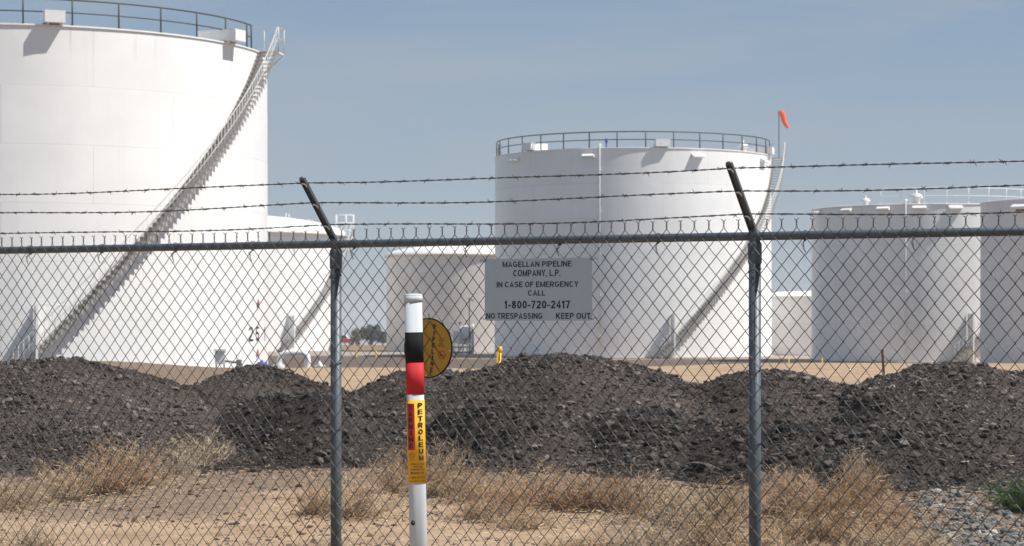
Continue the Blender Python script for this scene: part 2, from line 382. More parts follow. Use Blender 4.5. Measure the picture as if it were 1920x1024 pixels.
def rim_rail(root, R, H, a0, a1, angles, mat, h=1.07, r=0.028):
    for nm, zz, rr in (('top_rail', H + 0.08 + h, r), ('mid_rail', H + 0.08 + h*0.5, r*0.8)):
        mb = MB(); mb.tube(arc_pts(R, zz, a0, a1), rr, 6); mb.build(nm, mat, root)
    mb = MB(); mb.tube([(0, 0, 0), (0, 0, h)], r*1.05, 6); mb.box((0, 0, 0.02), (0.14, 0.14, 0.03))
    me = mb.mesh('rail_post'); me.materials.append(mat)
    for a in angles: inst('rail_post', me, root, cyl(R, a, H + 0.08))

def spiral_stair(root, R, H, a0, a1, rail=1.0, w=0.82, bottom_z=0.0, treadmat=None, gate=True, platform=True, arail=M['railgrey']):
    n = int(round((H - bottom_z) / 0.205)); dz = (H - bottom_z) / n; da = (a1 - a0) / n
    gap = 0.10; rc = R + gap + w/2
    mb = MB(); dep = max(0.24, R_(abs(da)) * rc * 1.15)
    mb.box((0, 0, -0.02), (dep, w, 0.04))
    for s in (-1, 1):     # side plates that carry the tread
        y = s * (w/2 - 0.012)
        mb.prism([(-dep/2, -0.04), (dep/2, -0.04), (dep/2, -0.23), (-dep/2, -0.20 if s > 0 else -0.12)], lambda u, v, y=y: (u, y - 0.008, v), lambda u, v, y=y: (u, y + 0.008, v))
    mb.box((0, w/2 + gap/2 - 0.01, -0.12), (0.05, gap + 0.03, 0.08))   # bracket to the shell
    me = mb.mesh('stair_tread'); me.materials.append(treadmat or M['stairgrey'])
    pb = MB(); pb.tube([(0, 0, -0.16), (0, 0, rail)], 0.014, 5); pm = pb.mesh('baluster'); pm.materials.append(arail)
    for i in range(n):
        a = a0 + da*(i + 0.5); z = bottom_z + dz*(i + 1)
        inst('stair_tread', me, root, cyl(rc, a, z), (0, 0, R_(a)))
        inst('baluster', pm, root, cyl(R + gap + w, a, z))
    zf = lambda k: lambda t: bottom_z + dz*0.5 + (H - bottom_z)*t + k
    for nm, k, rr in (('handrail', rail, 0.024), ('mid_handrail', rail*0.52, 0.016)):
        hb = MB(); hb.tube(arc_pts(R + gap + w, zf(k), a0, a1, 1.0), rr, 6); hb.build(nm, arail, root)
    sb = MB()   # outer stringer strip
    if platform:
        pa = a1 + math.degrees(1.0 / R); pl = MB(); ro = R + gap + w + 0.05
        for i in range(5):
            aa = a1 + (pa - a1) * (i + 0.5) / 5
            pl.box(cyl((R - 0.1 + ro)/2, aa, H - 0.03), (1.0/5*1.06, ro - R + 0.1, 0.06), R_(aa))
        pl.build('landing', M['white'], root)
        rb = MB(); zt = H + 1.12
        A, B_, C_, D_ = cyl(R + 0.05, pa, 0), cyl(ro, pa, 0), cyl(ro, a1, 0), cyl(R + 0.05, a1, 0)
        for p in (A, B_, C_): rb.tube([(p.x, p.y, H - 0.02), (p.x, p.y, zt)], 0.026, 6)
        for z in (zt, H + 0.6): rb.tube([(A.x, A.y, z), (B_.x, B_.y, z), (C_.x, C_.y, z)], 0.022, 6)
        bz = cyl(R, pa, H - 0.9); rb.tube([(B_.x, B_.y, H - 0.05), bz], 0.03, 6)
        rb.build('landing_rail', M['railgrey'], root)
    if gate:
        gb = MB(); ga = a0 + da * 5; z0 = bottom_z; P_ = cyl(R + gap + w + 0.03, ga, 0); Q_ = cyl(R + 0.02, ga, 0)
        gb.box((P_.x, P_.y, z0 + 1.55), (0.10, 0.10, 3.1), R_(ga))
        gb.box((Q_.x, Q_.y - 0.06, z0 + 1.55), (0.06, 0.06, 3.1), R_(ga))
        mid_ = (P_ + Q_)/2; L = (P_ - Q_).length
        gb.box((mid_.x, mid_.y, z0 + 2.0), (0.03, L - 0.1, 2.1), R_(ga))
        gb.build('stair_gate', M['white'], root)
        G2 = cyl(R + gap + w + 0.03, ga + math.degrees(1.15 / R), 0); fb = MB()
        fb.tube([(P_.x, P_.y, z0 + 3.07), (G2.x, G2.y, z0 + 3.07)], 0.02, 5)
        for k in range(1, 5):
            p = P_.lerp(G2, k/4); fb.tube([(p.x, p.y, z0 + 0.205*(5 + k*1.2) + 1.0), (p.x, p.y, z0 + 3.07)], 0.010, 4)
        fb.build('gate_side_frame', M['white'], root)

def vent_box(root, R, H, a, w=0.85, h=0.5, l=1.2, out=0.62, lift=0.02):
    mb = MB(); rc = R + out - l/2
    mb.box((0, 0, h/2), (w, l, h)); mb.box((0, 0.02, h + 0.02), (w + 0.04, l + 0.02, 0.03))
    mb.box((-w*0.3, 0.1, -0.04), (0.06, l*0.7, 0.09)); mb.box((w*0.3, 0.1, -0.04), (0.06, l*0.7, 0.09))
    mb.build('vent_box', M['white'], root, cyl(rc, a, H + 0.10 + lift), R_(a))
def eyebrow(root, R, z, a, w=0.9, h=0.32, d=0.34):
    mb = MB(); x = w/2
    mb.add([(-x, 0.03, h), (x, 0.03, h), (x, -d, h*0.42), (-x, -d, h*0.42), (-x, -d, h*0.10), (x, -d, h*0.10), (x, 0.03, 0), (-x, 0.03, 0)],
           [(0,3,2,1), (3,4,5,2), (4,7,6,5), (0,7,4,3), (1,2,5,6)])
    mb.build('eyebrow_vent', M['white'], root, cyl(R, a, z), R_(a))
def down_pipe(root, R, H, a, r=0.045):
    mb = MB(); mb.tube([cyl(R + 0.14, a, 0.15), cyl(R + 0.14, a, H + 0.22), cyl(R + 0.05, a, H + 0.32), cyl(R - 0.25, a, H + 0.32), cyl(R - 0.35, a, H + 0.2), cyl(R - 0.35, a, H + 0.05)], r, 8)
    mb.build('down_pipe', M['white'], root)
    cb = MB(); cb.box((0, 0, 0), (0.16, 0.16, 0.06)); me = cb.mesh('pipe_clamp'); me.materials.append(M['white'])
    for z in np.arange(1.5, H, 2.9): inst('pipe_clamp', me, root, cyl(R + 0.09, a, z), (0, 0, R_(a)))
def mushroom_vent(root, R, H, a, s=1.0):
    mb = MB(); mb.lathe([(0.26*s, 0), (0.26*s, 0.42*s), (0.48*s, 0.44*s), (0.48*s, 0.54*s), (0.36*s, 0.72*s), (0.10*s, 0.80*s), (0.05*s, 0.82*s), (0.05*s, 1.05*s), (0.0, 1.06*s)], seg=20)
    mb.build('roof_vent', M['white'], root, cyl(R - 0.6, a, H + 0.05))

# lettering: a plain monoline sans drawn with strokes
def ell(cx, cy, rx, ry, a0, a1, n=14): return [(cx + rx*math.cos(R_(a0 + (a1 - a0)*i/n)), cy + ry*math.sin(R_(a0 + (a1 - a0)*i/n))) for i in range(n + 1)]
GW = dict(A=.72, B=.66, C=.70, D=.70, E=.60, F=.56, G=.74, I=.16, K=.70, L=.55, M=.80, N=.70, O=.75, P=.64, R=.70, S=.65, T=.62, U=.68, V=.68, W=.96, X=.66, Y=.68)
GW.update({'0': .56, '1': .36, '2': .56, '4': .58, '5': .56, '7': .55, '8': .56, '-': .32, ',': .17, '.': .17, ' ': .30})
def glyph(ch, w, t):
    l, r, b, u = t/2, w - t/2, t/2, 1 - t/2; m = 0.52; q = 0.30
    if ch == 'A': return [[(l*0.9, 0), (w/2, 1 - t*0.35), (w - l*0.9, 0)], [(w*0.22, 0.30), (w*0.78, 0.30)]]
    if ch == 'B': return [[(l, 0), (l, 1)], [(l, u), (r - 0.2, u)] + ell(r - 0.22, (u + m)/2, 0.18, (u - m)/2, 90, -90) + [(l, m)], [(l, m), (r - 0.22, m)] + ell(r - 0.24, (b + m)/2, 0.24, (m - b)/2, 90, -90) + [(l, b)]]
    if ch == 'C': return [ell(w/2, 0.5, (r - l)/2, (u - b)/2, 42, 318, 22)]
    if ch == 'D': return [[(l, 0), (l, 1)], [(l, u), (r - 0.3, u)] + ell(r - 0.3, 0.5, 0.3, (u - b)/2, 90, -90) + [(l, b)]]
    if ch == 'E': return [[(l, 0), (l, 1)], [(0, u), (w, u)], [(0, m), (w*0.93, m)], [(0, b), (w, b)]]
    if ch == 'F': return [[(l, 0), (l, 1)], [(0, u), (w, u)], [(0, m), (w*0.9, m)]]
    if ch == 'G': return [ell(w/2, 0.5, (r - l)/2, (u - b)/2, 42, 325, 22) + [(r, 0.46)], [(w*0.54, 0.44), (w, 0.44)]]
    if ch == 'I': return [[(w/2, 0), (w/2, 1)]]
    if ch == 'K': return [[(l, 0), (l, 1)], [(r, 1), (l, 0.36)], [(w*0.36, 0.56), (r, 0)]]
    if ch == 'L': return [[(l, 0), (l, 1)], [(0, b), (w, b)]]
    if ch == 'M': return [[(l, 0), (l, 1)], [(r, 0), (r, 1)], [(l, 1 - t*0.4), (w/2, t*0.4), (r, 1 - t*0.4)]]
    if ch == 'N': return [[(l, 0), (l, 1)], [(r, 0), (r, 1)], [(l, 1 - t*0.4), (r, t*0.4)]]
    if ch in 'O0': return [ell(w/2, 0.5, (r - l)/2, (u - b)/2, 0, 360, 26)]
    if ch in 'PR':
        o = [[(l, 0), (l, 1)], [(l, u), (r - 0.24, u)] + ell(r - 0.24, (u + 0.46)/2, 0.24, (u - 0.46)/2, 90, -90) + [(l, 0.46)]]
        return o + ([[(w*0.48, 0.46), (r, 0)]] if ch == 'R' else [])
    if ch == 'S': return [ell(w/2, (u + m)/2, (r - l)/2, (u - m)/2, 25, 250, 14) + ell(w/2, (b + m)/2, (r - l)/2, (m - b)/2, 80, -155, 14)]
    if ch == 'T': return [[(w/2, 0), (w/2, 1)], [(0, u), (w, u)]]
    if ch == 'U': return [[(l, 1), (l, 0.34)] + ell(w/2, 0.34, (r - l)/2, 0.34 - b, 180, 360) + [(r, 1)]]
    if ch == 'V': return [[(l*0.9, 1), (w/2, t*0.35), (w - l*0.9, 1)]]
    if ch == 'W': return [[(l*0.9, 1), (w*0.27, t*0.35), (w/2, 1 - t*0.35), (w*0.73, t*0.35), (w - l*0.9, 1)]]
    if ch == 'X': return [[(l, 0), (r, 1)], [(l, 1), (r, 0)]]
    if ch == 'Y': return [[(l*0.9, 1), (w/2, 0.44), (w - l*0.9, 1)], [(w/2, 0), (w/2, 0.46)]]
    if ch == '1': return [[(w - l*1.6, 0), (w - l*1.6, 1)], [(w - l*1.6, 0.97), (w*0.4, 0.80), (0, 0.72)]]
    if ch == '2': return [ell(w/2, 0.70, (r - l)/2, u - 0.70, 170, -35, 14) + [(l, b + 0.02)], [(0, b), (w, b)]]
    if ch == '4': return [[(r - 0.10, 0), (r - 0.10, 1), (l*0.8, 0.30), (w, 0.30)]]
    if ch == '5': return [[(w*0.94, u), (w*0.22, u), (w*0.12, 0.50)] + ell(w/2, 0.33, (r - l)/2, 0.33 - b, 128, -160, 16)]
    if ch == '7': return [[(0, u), (r, u), (w*0.52, 0.45), (w*0.34, 0)]]
    if ch == '8': return [ell(w/2, 0.755, (r - l)/2*0.88, u - 0.755, 0, 360, 18), ell(w/2, 0.285, (r - l)/2, 0.285 - b, 0, 360, 18)]
    if ch == '-': return [[(0, 0.38), (w, 0.38)]]
    if ch == '.': return [[(w/2, 0), (w/2, t)]]
    if ch == ',': return [[(w/2, t), (w/2, 0), (w/2 - 0.05, -t*0.6)]]
    return []
def text_mesh(txt, w, h, bold=0.012, align='CENTER'):
    t = 0.165 + (bold - 0.010)*4; x = 0.0; V = []; Fq = []
    for ch in txt:
        gw = GW.get(ch, 0.6)
        for st in glyph(ch, gw, t):
            P = [Vector((p[0], p[1])) for p in st]; n = len(P); closed = (P[0] - P[-1]).length < 1e-4; b = len(V)
            for i in range(n):
                if closed: d0 = P[i] - P[i-1 if i else n-2]; d1 = P[(i+1) if i < n-1 else 1] - P[i]
                else: d0 = P[i] - P[i-1] if i else P[1] - P[0]; d1 = P[i+1] - P[i] if i < n-1 else d0
                d0 = d0.normalized() if d0.length > 1e-9 else d1.normalized(); d1 = d1.normalized() if d1.length > 1e-9 else d0
                n0 = Vector((-d0.y, d0.x)); n1 = Vector((-d1.y, d1.x)); mv = n0 + n1
                mv = mv.normalized() if mv.length > 1e-6 else n0
                mv = mv * min(1.5, 1/max(0.3, mv.dot(n0)))*t/2
                V += [(x + P[i].x + mv.x, P[i].y + mv.y), (x + P[i].x - mv.x, P[i].y - mv.y)]
            for i in range(n - 1): Fq.append((b + 2*i, b + 2*i + 1, b + 2*i + 3, b + 2*i + 2))
        x += gw + (0.13 if ch != ' ' else 0.0)
    tot = x - 0.13; V = np.array(V); sx = w/tot if w else h
    return np.stack([(V[:, 0] - tot/2)*sx, (V[:, 1] - 0.5)*h], -1), Fq
def text_flat(name, txt, w, h, mat, parent, cx, cz, y, bold=0.012):
    v, f = text_mesh(txt, w, h, bold); mb = MB(); mb.add([(cx + p[0], y, cz + p[1]) for p in v], f)
    return mb.build(name, mat, parent)
def text_cyl(name, txt, w, h, mat, parent, R, a, z, bold=0.012):
    v, f = text_mesh(txt, w, h, bold); mb = MB()
    mb.add([(R*math.sin(R_(a) + p[0]/R), -R*math.cos(R_(a) + p[0]/R), z + p[1]) for p in v], f)
    return mb.build(name, mat, parent)
def hazard_diamond(root, R, a, z, s):
    h = s/2
    for nm, (dx, dz), mat in (('diamond_quarter', (0, h), M['red']), ('diamond_quarter', (-h, 0), M['blue']), ('diamond_quarter', (h, 0), M['yellow']), ('diamond_quarter', (0, -h), M['white'])):
        mb = MB(); q = [(dx, dz - h), (dx + h, dz), (dx, dz + h), (dx - h, dz)]
        V = [((R+0.02)*math.sin(R_(a) + x/R), -(R+0.02)*math.cos(R_(a) + x/R), z + y) for x, y in q]
        W = [((R-0.01)*math.sin(R_(a) + x/R), -(R-0.01)*math.cos(R_(a) + x/R), z + y) for x, y in q]
        mb.add(V + W, [(0,1,2,3), (4,5,1,0), (5,6,2,1), (6,7,3,2), (7,4,0,3)]); mb.build(nm, mat, root)

# --- the big left tank
T1R, T1H, T1Z = 11.5, 14.65, -0.85
t1 = tank(-22.9, 102.8, T1Z, T1R, T1H, 'largest white tank, at far left, numbered 25-1, with a long spiral staircase', M['tank_white'])
rim_rail(t1, T1R - 0.15, T1H, -60, 77.5, [13.4 + 10.2*k for k in range(-7, 7)] + [77.5], M['rail'], 1.07, 0.036)
spiral_stair(t1, T1R, T1H, 11, 80)
vent_box(t1, T1R, T1H, 19.6, 0.84, 0.46, 1.2, 0.46)
vent_box(t1, T1R, T1H, 65, 0.84, 0.46, 2.0, 0.55)
vent_box(t1, T1R, T1H, -28, 0.84, 0.46, 1.3, 0.62)
for ch, aa in (('2', 75.2), ('5', 79.6), ('-', 83.2), ('1', 86.6)):
    text_cyl('tank_number', ch, 0.52 if ch not in '-1' else (0.3 if ch == '-' else 0.24), 0.66 if ch != '-' else 0.10, M['ink'], t1, T1R + 0.012, aa, 1.82, 0.004)
hazard_diamond(t1, T1R, 80.3, 3.13, 0.27); hazard_diamond(t1, T1R, 79.8, 0.86, 0.27)

# --- tank with the windsock, centre right
T4R, T4H = 10.25, 14.62
t4 = tank(8.96, 164.3, -1.07, T4R, T4H, 'tall white tank behind the emergency sign, with a dark railing and a windsock on top', M['tank_white'])
rim_rail(t4, T4R - 0.15, T4H, -105, 80, [2 + 11.3*k for k in range(-9, 8)], M['rail'], 1.1, 0.042)
spiral_stair(t4, T4R, T4H, 6.5, 83)
for a, l in ((-49, 1.6), (8.5, 1.2), (73, 2.0)): vent_box(t4, T4R, T4H, a, 1.0, 0.48, l, 0.28)
for a in (-58, -20.5, 23, 63): eyebrow(t4, T4R, T4H - 0.62, a)
down_pipe(t4, T4R, T4H, -15.9)
sb = MB(); sb.tube([cyl(T4R - 0.5, -14, T4H), cyl(T4R - 0.5, -14, T4H + 0.45)], 0.05, 8); sb.tube([cyl(T4R - 0.5, -14, T4H + 0.45), cyl(T4R - 0.5, -14, T4H + 0.75)], 0.10, 10)
sb.build('level_gauge', M['blue'], t4)
mushroom_vent(t4, T4R, T4H, 52, 0.8)

# --- right tank
T5R, T5H = 7.5, 9.8
t5 = tank(27.1, 144.5, -1.05, T5R, T5H, 'white tank at right with white roof railing, half covered by the rightmost tank', M['tank_white_b'], courses=4)
rim_rail(t5, T5R - 0.3, T5H, -34, 75, [-34 + 11*k for k in range(0, 10)], M['white'], 0.98, 0.022)
spiral_stair(t5, T5R, T5H, 0, 84, rail=0.9)
for px in (1553, 1596, 1655, 1717, 1782):
    s_ = (XA(px, 138.5) - 27.1) / T5R; eyebrow(t5, T5R, T5H - 0.32, math.degrees(math.asin(max(-0.98, s_))), 0.85, 0.28, 0.3)
down_pipe(t5, T5R, T5H, -20.5, 0.05)
mushroom_vent(t5, T5R, T5H, -16, 0.85); mushroom_vent(t5, T5R, T5H, -44, 0.6)

# --- rightmost tank
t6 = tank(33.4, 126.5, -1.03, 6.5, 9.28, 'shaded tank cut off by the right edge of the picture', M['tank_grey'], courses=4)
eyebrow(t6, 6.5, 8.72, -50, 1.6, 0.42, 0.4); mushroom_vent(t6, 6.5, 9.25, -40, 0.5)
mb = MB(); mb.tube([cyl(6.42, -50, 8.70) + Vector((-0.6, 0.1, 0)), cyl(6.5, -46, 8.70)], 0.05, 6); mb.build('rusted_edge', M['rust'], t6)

# --- second left tank with overhanging roof
T2R, T2H = 12.0, 10.0
t2 = tank(-27.1, 195.0, -1.1, T2R, T2H, 'low white tank with overhanging roof, half hidden behind the largest tank', M['tank_white'], courses=4, roof='dome', overhang=0.6, rise=0.16)
spiral_stair(t2, T2R, T2H, 38, 88)
mb = MB()
for px in (535, 541, 578, 584, 618):
    x = XA(px, 186) + 27.1; mb = MB(); mb.tube([(x, -8.6, T2H + 0.4), (x, -8.6, T2H + 1.7 - 0.02*(px - 535)*0.6)], 0.04, 5); mb.build('vent_stack', M['white'], t2)
mb = MB(); A0 = cyl(T2R + 0.2, 84, T2H)
for dx in (0, 0.85, 1.5):
    for dy in (-0.5, 0.5): mb.tube([(A0.x + dx - 0.4, A0.y + dy, T2H - 0.1), (A0.x + dx - 0.4, A0.y + dy, T2H + 1.9)], 0.03, 5)
for z in (0.55, 1.2, 1.88): 
    for dy in (-0.5, 0.5): mb.tube([(A0.x - 0.4, A0.y + dy, T2H + z), (A0.x + 1.1, A0.y + dy, T2H + z)], 0.025, 5)
mb.tube([(A0.x + 1.1, A0.y - 0.5, T2H), (A0.x - 0.2, A0.y - 0.5, T2H - 3.4)], 0.05, 6)
mb.build('gauging_platform', M['white'], t2)

# --- cream tank in the middle distance, far small tank
t3 = tank(-3.5, 192.5, -1.1, 7.4, 8.1, 'cream tank with pale domed roof, behind the round yellow sign', M['tank_cream'], courses=4, roof='dome', overhang=0.16, rise=0.14)
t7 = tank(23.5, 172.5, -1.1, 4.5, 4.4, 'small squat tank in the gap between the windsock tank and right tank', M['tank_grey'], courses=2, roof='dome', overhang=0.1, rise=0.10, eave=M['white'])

# --- windsock standing on the landing
wb = cyl(T4R + 0.55, 87, T4H) + Vector((8.96, 164.3, -1.07))
ws = empty('windsock', wb); tag(ws, 'orange windsock hanging from a thin pole above the staircase landing', 'windsock')
mb = MB(); mb.tube([(0, 0, 0), (0, 0, 3.55)], 0.03, 6); mb.build('pole', M['rail'], ws)
mb = MB(); p0 = Vector((0.10, -0.02, 3.42)); p1 = Vector((0.62, -0.08, 2.28)); n = 9
pts = [p0.lerp(p1, i/(n-1)) + Vector((0.05*math.sin(i*0.9), 0, 0.03*math.sin(i*0.5))) for i in range(n)]
mb.tube(pts, [0.24 - 0.014*i + 0.012*math.sin(i*2.1) for i in range(n)], 14, caps=False); mb.build('sock', M['orange'], ws)
mb = MB(); hp = [p0 + Vector((0.24*math.cos(a)*0.9, 0.24*math.sin(a), 0.24*math.cos(a)*0.42)) for a in np.linspace(0, 6.283, 17)]; mb.tube(hp, 0.014, 5); mb.tube([(0, 0, 3.5), p0 + Vector((0.1, 0, 0.09))], 0.012, 4)
mb.build('hoop', M['rail'], ws)

# ------------------------------------------------------------------ yard equipment
def yard_z(x, y): return gz(x, y)
# white overground pipe beside the big tank
Yp = 95.0; g0 = yard_z(XA(545, Yp), Yp)
pr = empty('overground_pipe', (XA(548, Yp), Yp, g0)); tag(pr, 'white arched pipe rising from the ground right of the largest tank', 'pipe')
def L_(px, py, Y=Yp): return PX(px, py, Y) - Vector((XA(548, Yp), Yp, g0))
path = [L_(524, 735), L_(523, 686), L_(525, 674), L_(529, 666), L_(536, 662), L_(566, 661), L_(572, 663.5), L_(576, 669), L_(577, 676), L_(577, 735)]
mb = MB(); mb.tube(path, 0.135, 14); mb.build('pipe_run', M['white'], pr)
for px, py, r, h in ((523, 690, 0.27, 0.16), (523, 684.5, 0.24, 0.07), (577, 690, 0.19, 0.06)):
    mb = MB(); c_ = L_(px, py); mb.lathe([(0.0, -h/2), (r, -h/2), (r, h/2), (0.0, h/2)], c_, 18, smooth=False); mb.build('flange', M['white'], pr)
mb = MB(); c_ = L_(519, 688); mb.box(c_, (0.55, 0.4, 0.10)); mb.box(c_ + Vector((0, 0, -0.3)), (0.4, 0.35, 0.5)); mb.build('pipe_support', M['white'], pr)
hy = empty('hydrant', (XA(600, 96), 96, yard_z(XA(600, 96), 96))); tag(hy, 'small white hydrant right of the arched white pipe', 'hydrant')
hz = 1.6 - 79/F*96 - hy.location.z
mb = MB(); mb.lathe([(0.13, 0), (0.13, 0.05), (0.08, 0.06), (0.08, hz - 0.28), (0.12, hz - 0.26), (0.12, hz - 0.1), (0.06, hz - 0.02), (0.03, hz + 0.06), (0, hz + 0.07)], seg=14); mb.build('barrel', M['white'], hy)
for s in (-1, 1):
    mb = MB(); mb.tube([(0, 0, hz - 0.2), (s*0.22, 0, hz - 0.2)], 0.06, 8); mb.build('nozzle', M['white'], hy)
# blue pump by the tank foot
bp_ = empty('blue_pump', (XA(493, 91), 91, yard_z(XA(493, 91), 91))); tag(bp_, 'bright blue pump at the foot of the largest tank', 'pump')
zb = 1.6 - 86/F*91 - bp_.location.z
mb = MB(); mb.box((0, 0, zb/2 - 0.1), (0.5, 0.35, zb - 0.2)); mb.build('pedestal', M['grey'], bp_)
mb = MB(); mb.tube([(-0.22, 0, zb + 0.02), (0.16, 0, zb + 0.02)], 0.14, 14); mb.tube([(0.1, 0, zb), (0.30, 0, zb - 0.06)], 0.09, 10); mb.build('motor', M['blue'], bp_)
mb = MB(); mb.tube([(-0.05, 0, zb + 0.1), (-0.05, 0, zb + 0.24)], 0.06, 8); mb.tube([(0.28, 0, zb - 0.05), (0.42, 0, zb - 0.2)], 0.05, 8); mb.build('pipe_stub', M['blue'], bp_)
# cabinet at the tank foot
cx_ = XA(413, 90.6); cb_ = empty('valve_cabinet', (cx_, 90.6, yard_z(cx_, 90.6))); tag(cb_, 'white valve cabinet against the lower wall of the largest tank', 'cabinet')
zt = 1.6 - 56/F*90.6 - cb_.location.z
mb = MB(); mb.box((0, 0, zt - 0.32), (0.40, 0.36, 0.55)); mb.build('cabinet_body', M['white'], cb_)
mb = MB(); mb.box((0, -0.02, zt + 0.0), (0.50, 0.48, 0.06)); mb.build('hood', M['white'], cb_)
for s in (-1, 1):
    mb = MB(); mb.tube([(s*0.16, 0, 0), (s*0.16, 0, zt - 0.6)], 0.03, 6); mb.build('leg', M['grey'], cb_)
mb = MB(); mb.tube([(0.16, -0.1, zt - 0.45), (0.75, -0.1, zt - 0.52)], 0.045, 8); mb.box((0.78, -0.1, zt - 0.55), (0.2, 0.25, 0.3)); mb.build('valve', M['grey'], cb_)

# pump skid in front of the cream tank
Ys = 176.0; sx = XA(868, Ys); sk = empty('loading_skid', (sx, Ys, yard_z(sx, Ys))); tag(sk, 'white cluttered loading skid with pipes in front of the cream tank', 'machinery')
mb = MB(); mb.box((0, 0, 0.12), (1.7, 1.2, 0.16)); mb.box((-0.6, 0, 0.02), (0.2, 1.0, 0.08)); mb.box((0.6, 0, 0.02), (0.2, 1.0, 0.08)); mb.build('skid_base', M['grey'], sk)
mb = MB(); mb.lathe([(0, 0.75), (0.42, 0.8), (0.5, 0.95), (0.5, 1.9), (0.42, 2.12), (0.15, 2.25), (0, 2.26)], (0.15, 0.2, 0), 20); mb.build('vessel', M['white'], sk)
mb = MB(); mb.box((-0.5, -0.35, 1.35), (0.5, 0.4, 0.95)); mb.build('control_cabinet', M['white'], sk)
for x in (-0.70, -0.32, 0.02, 0.34, 0.70):
    mb = MB(); mb.tube([(x, -0.45, 0.18), (x, -0.45, 0.95 + 0.2*abs(x)), (x, 0.0, 1.15 + 0.2*abs(x))], 0.06, 8); mb.lathe([(0, -0.03), (0.12, -0.03), (0.12, 0.03), (0, 0.03)], (x, -0.45, 0.55), 12); mb.build('riser_pipe', M['white'], sk)
mb = MB(); mb.tube([(-0.8, -0.5, 0.55), (0.8, -0.5, 0.55)], 0.07, 8); mb.build('header_pipe', M['eave'], sk)
mb = MB(); mb.tube([(0.78, 0.3, 0.2), (0.78, 0.3, 2.4)], 0.09, 8); mb.tube([(0.55, -0.5, 0.2), (0.55, -0.5, 2.1)], 0.06, 8); mb.build('stack_pipe', M['eave'], sk)
mb = MB(); mb.lathe([(0.16, -0.02), (0.19, 0), (0.16, 0.02)], (0.12, -0.62, 1.15), 14); mb.box((0.12, -0.62, 1.15), (0.3, 0.04, 0.1)); mb.build('hand_wheel', M['redink'], sk)
for x in (-0.75, -0.3):
    mb = MB(); mb.tube([(x, 0.3, 0.2), (x, 0.3, 2.6)], 0.03, 6); mb.build('upright', M['grey'], sk)
mb = MB(); mb.tube([(-0.95, 0.3, 2.4), (-0.2, 0.3, 2.4)], 0.03, 6); mb.tube([(-0.2, 0.3, 2.4), (-0.2, 0.3, 2.62)], 0.06, 6); mb.build('crossbar', M['grey'], sk)
# lamp pole
lx = XA(880, 174); lp = empty('light_pole', (lx, 174, yard_z(lx, 174))); tag(lp, 'slim grey light pole with a side lamp in front of the cream tank', 'light pole')
zl = 1.6 + 42/F*174 - lp.location.z
mb = MB(); mb.tube([(0, 0, 0), (0, 0, zl)], [0.055, 0.035], 8); mb.build('pole', M['grey'], lp)
mb = MB(); mb.tube([(0, 0, zl - 0.22), (0.16, 0, zl - 0.2)], 0.025, 6); mb.box((0.25, -0.02, zl - 0.2), (0.22, 0.2, 0.09)); mb.build('lamp_head', M['grey'], lp)
mb = MB(); mb.box((0.09, -0.06, 1.5), (0.14, 0.14, 0.62)); mb.build('switch_box', M['grey'], lp)

# yellow bollards
mbb = MB(); mbb.lathe([(0.065, -0.1), (0.065, 0.42), (0.05, 0.455), (0, 0.465)], seg=12); bme = mbb.mesh('bollard'); bme.materials.append(M['yellow'])
for px, py, lab in ((668, 663, 'short yellow bollard right of the left fence post, the nearer to that post'), (705, 663, 'short yellow bollard just left of the cream tank'),
                    (1478.5, 669, 'short yellow bollard before the small squat tank'), (1541, 671, 'short yellow bollard at the lower left of the right tank')):
    Yb = 160.0 if px < 1000 else 134.0; s_ = 1.0 if px < 1000 else 0.85
    x = XA(px, Yb); tag(inst('bollard', bme, None, (x, Yb, yard_z(x, Yb)), sc=(s_,)*3), lab, 'bollard', 'yellow bollards in the yard')

# distant trees
def leaf_tree(name, loc, h, w, col, label, trunk_frac=0.25, n=2600, leaf=0.16, seed=1):
    r = np.random.default_rng(seed); root = empty(name, loc); tag(root, label, 'tree', 'trees beyond the yard')
    mb = MB(); mb.tube([(0, 0, -0.2), (0.05, 0, h*trunk_frac), (0.0, 0.05, h*0.7)], [0.13, 0.10, 0.03], 8)
    for k in range(7):
        a = k*0.9; z = h*(trunk_frac + 0.05*k); mb.tube([(0, 0, z), (w*0.3*math.cos(a), w*0.3*math.sin(a), z + h*0.22)], [0.05, 0.012], 5)
    mb.build('trunk', simple(name + '_bark', (0.10, 0.075, 0.055), 0.9), root)
    nc = 34; cz = h*(1 + trunk_frac*0.5)/2
    C = r.normal(size=(nc, 3)); C /= np.linalg.norm(C, axis=1)[:, None]; C *= (r.random((nc, 1))**0.45) * 0.86
    C = C * np.array([w/2, w/2, h*(1 - trunk_frac*0.6)/2]) + np.array([0, 0, cz])
    idx = r.integers(0, nc, n); P = C[idx] + r.normal(size=(n, 3)) * np.array([w, w, h]) * 0.062
    d1 = r.normal(size=(n, 3)); d1 /= np.linalg.norm(d1, axis=1)[:, None]; d2 = np.cross(d1, r.normal(size=(n, 3))); d2 /= np.linalg.norm(d2, axis=1)[:, None]
    s = leaf * (0.6 + 0.8*r.random((n, 1)))
    V = np.stack([P - d1*s, P + d2*s*0.5, P + d1*s, P - d2*s*0.5], 1).reshape(-1, 3)
    fm = fast_mesh('crown', V, np.arange(4*n).reshape(-1, 4), smooth=False)
    add_attr(fm, 'tone', np.repeat(r.random(nc)[idx]*0.6 + r.random(n)*0.4, 4))
    mm_, nt_, b_ = newmat(name + '_leaves')
    nt_.links.new(ramp(nt_, attr_col(nt_, 'tone'), [(0.1, tuple(x*0.65 for x in col)), (0.9, tuple(x*1.45 for x in col))]), b_.inputs['Base Color']); b_.inputs['Roughness'].default_value = 0.7
    fm.materials.append(mm_); link(bpy.data.objects.new('crown', fm), root)
def far(px, Y): x = XA(px, Y); return (x, Y, gz(x, Y))
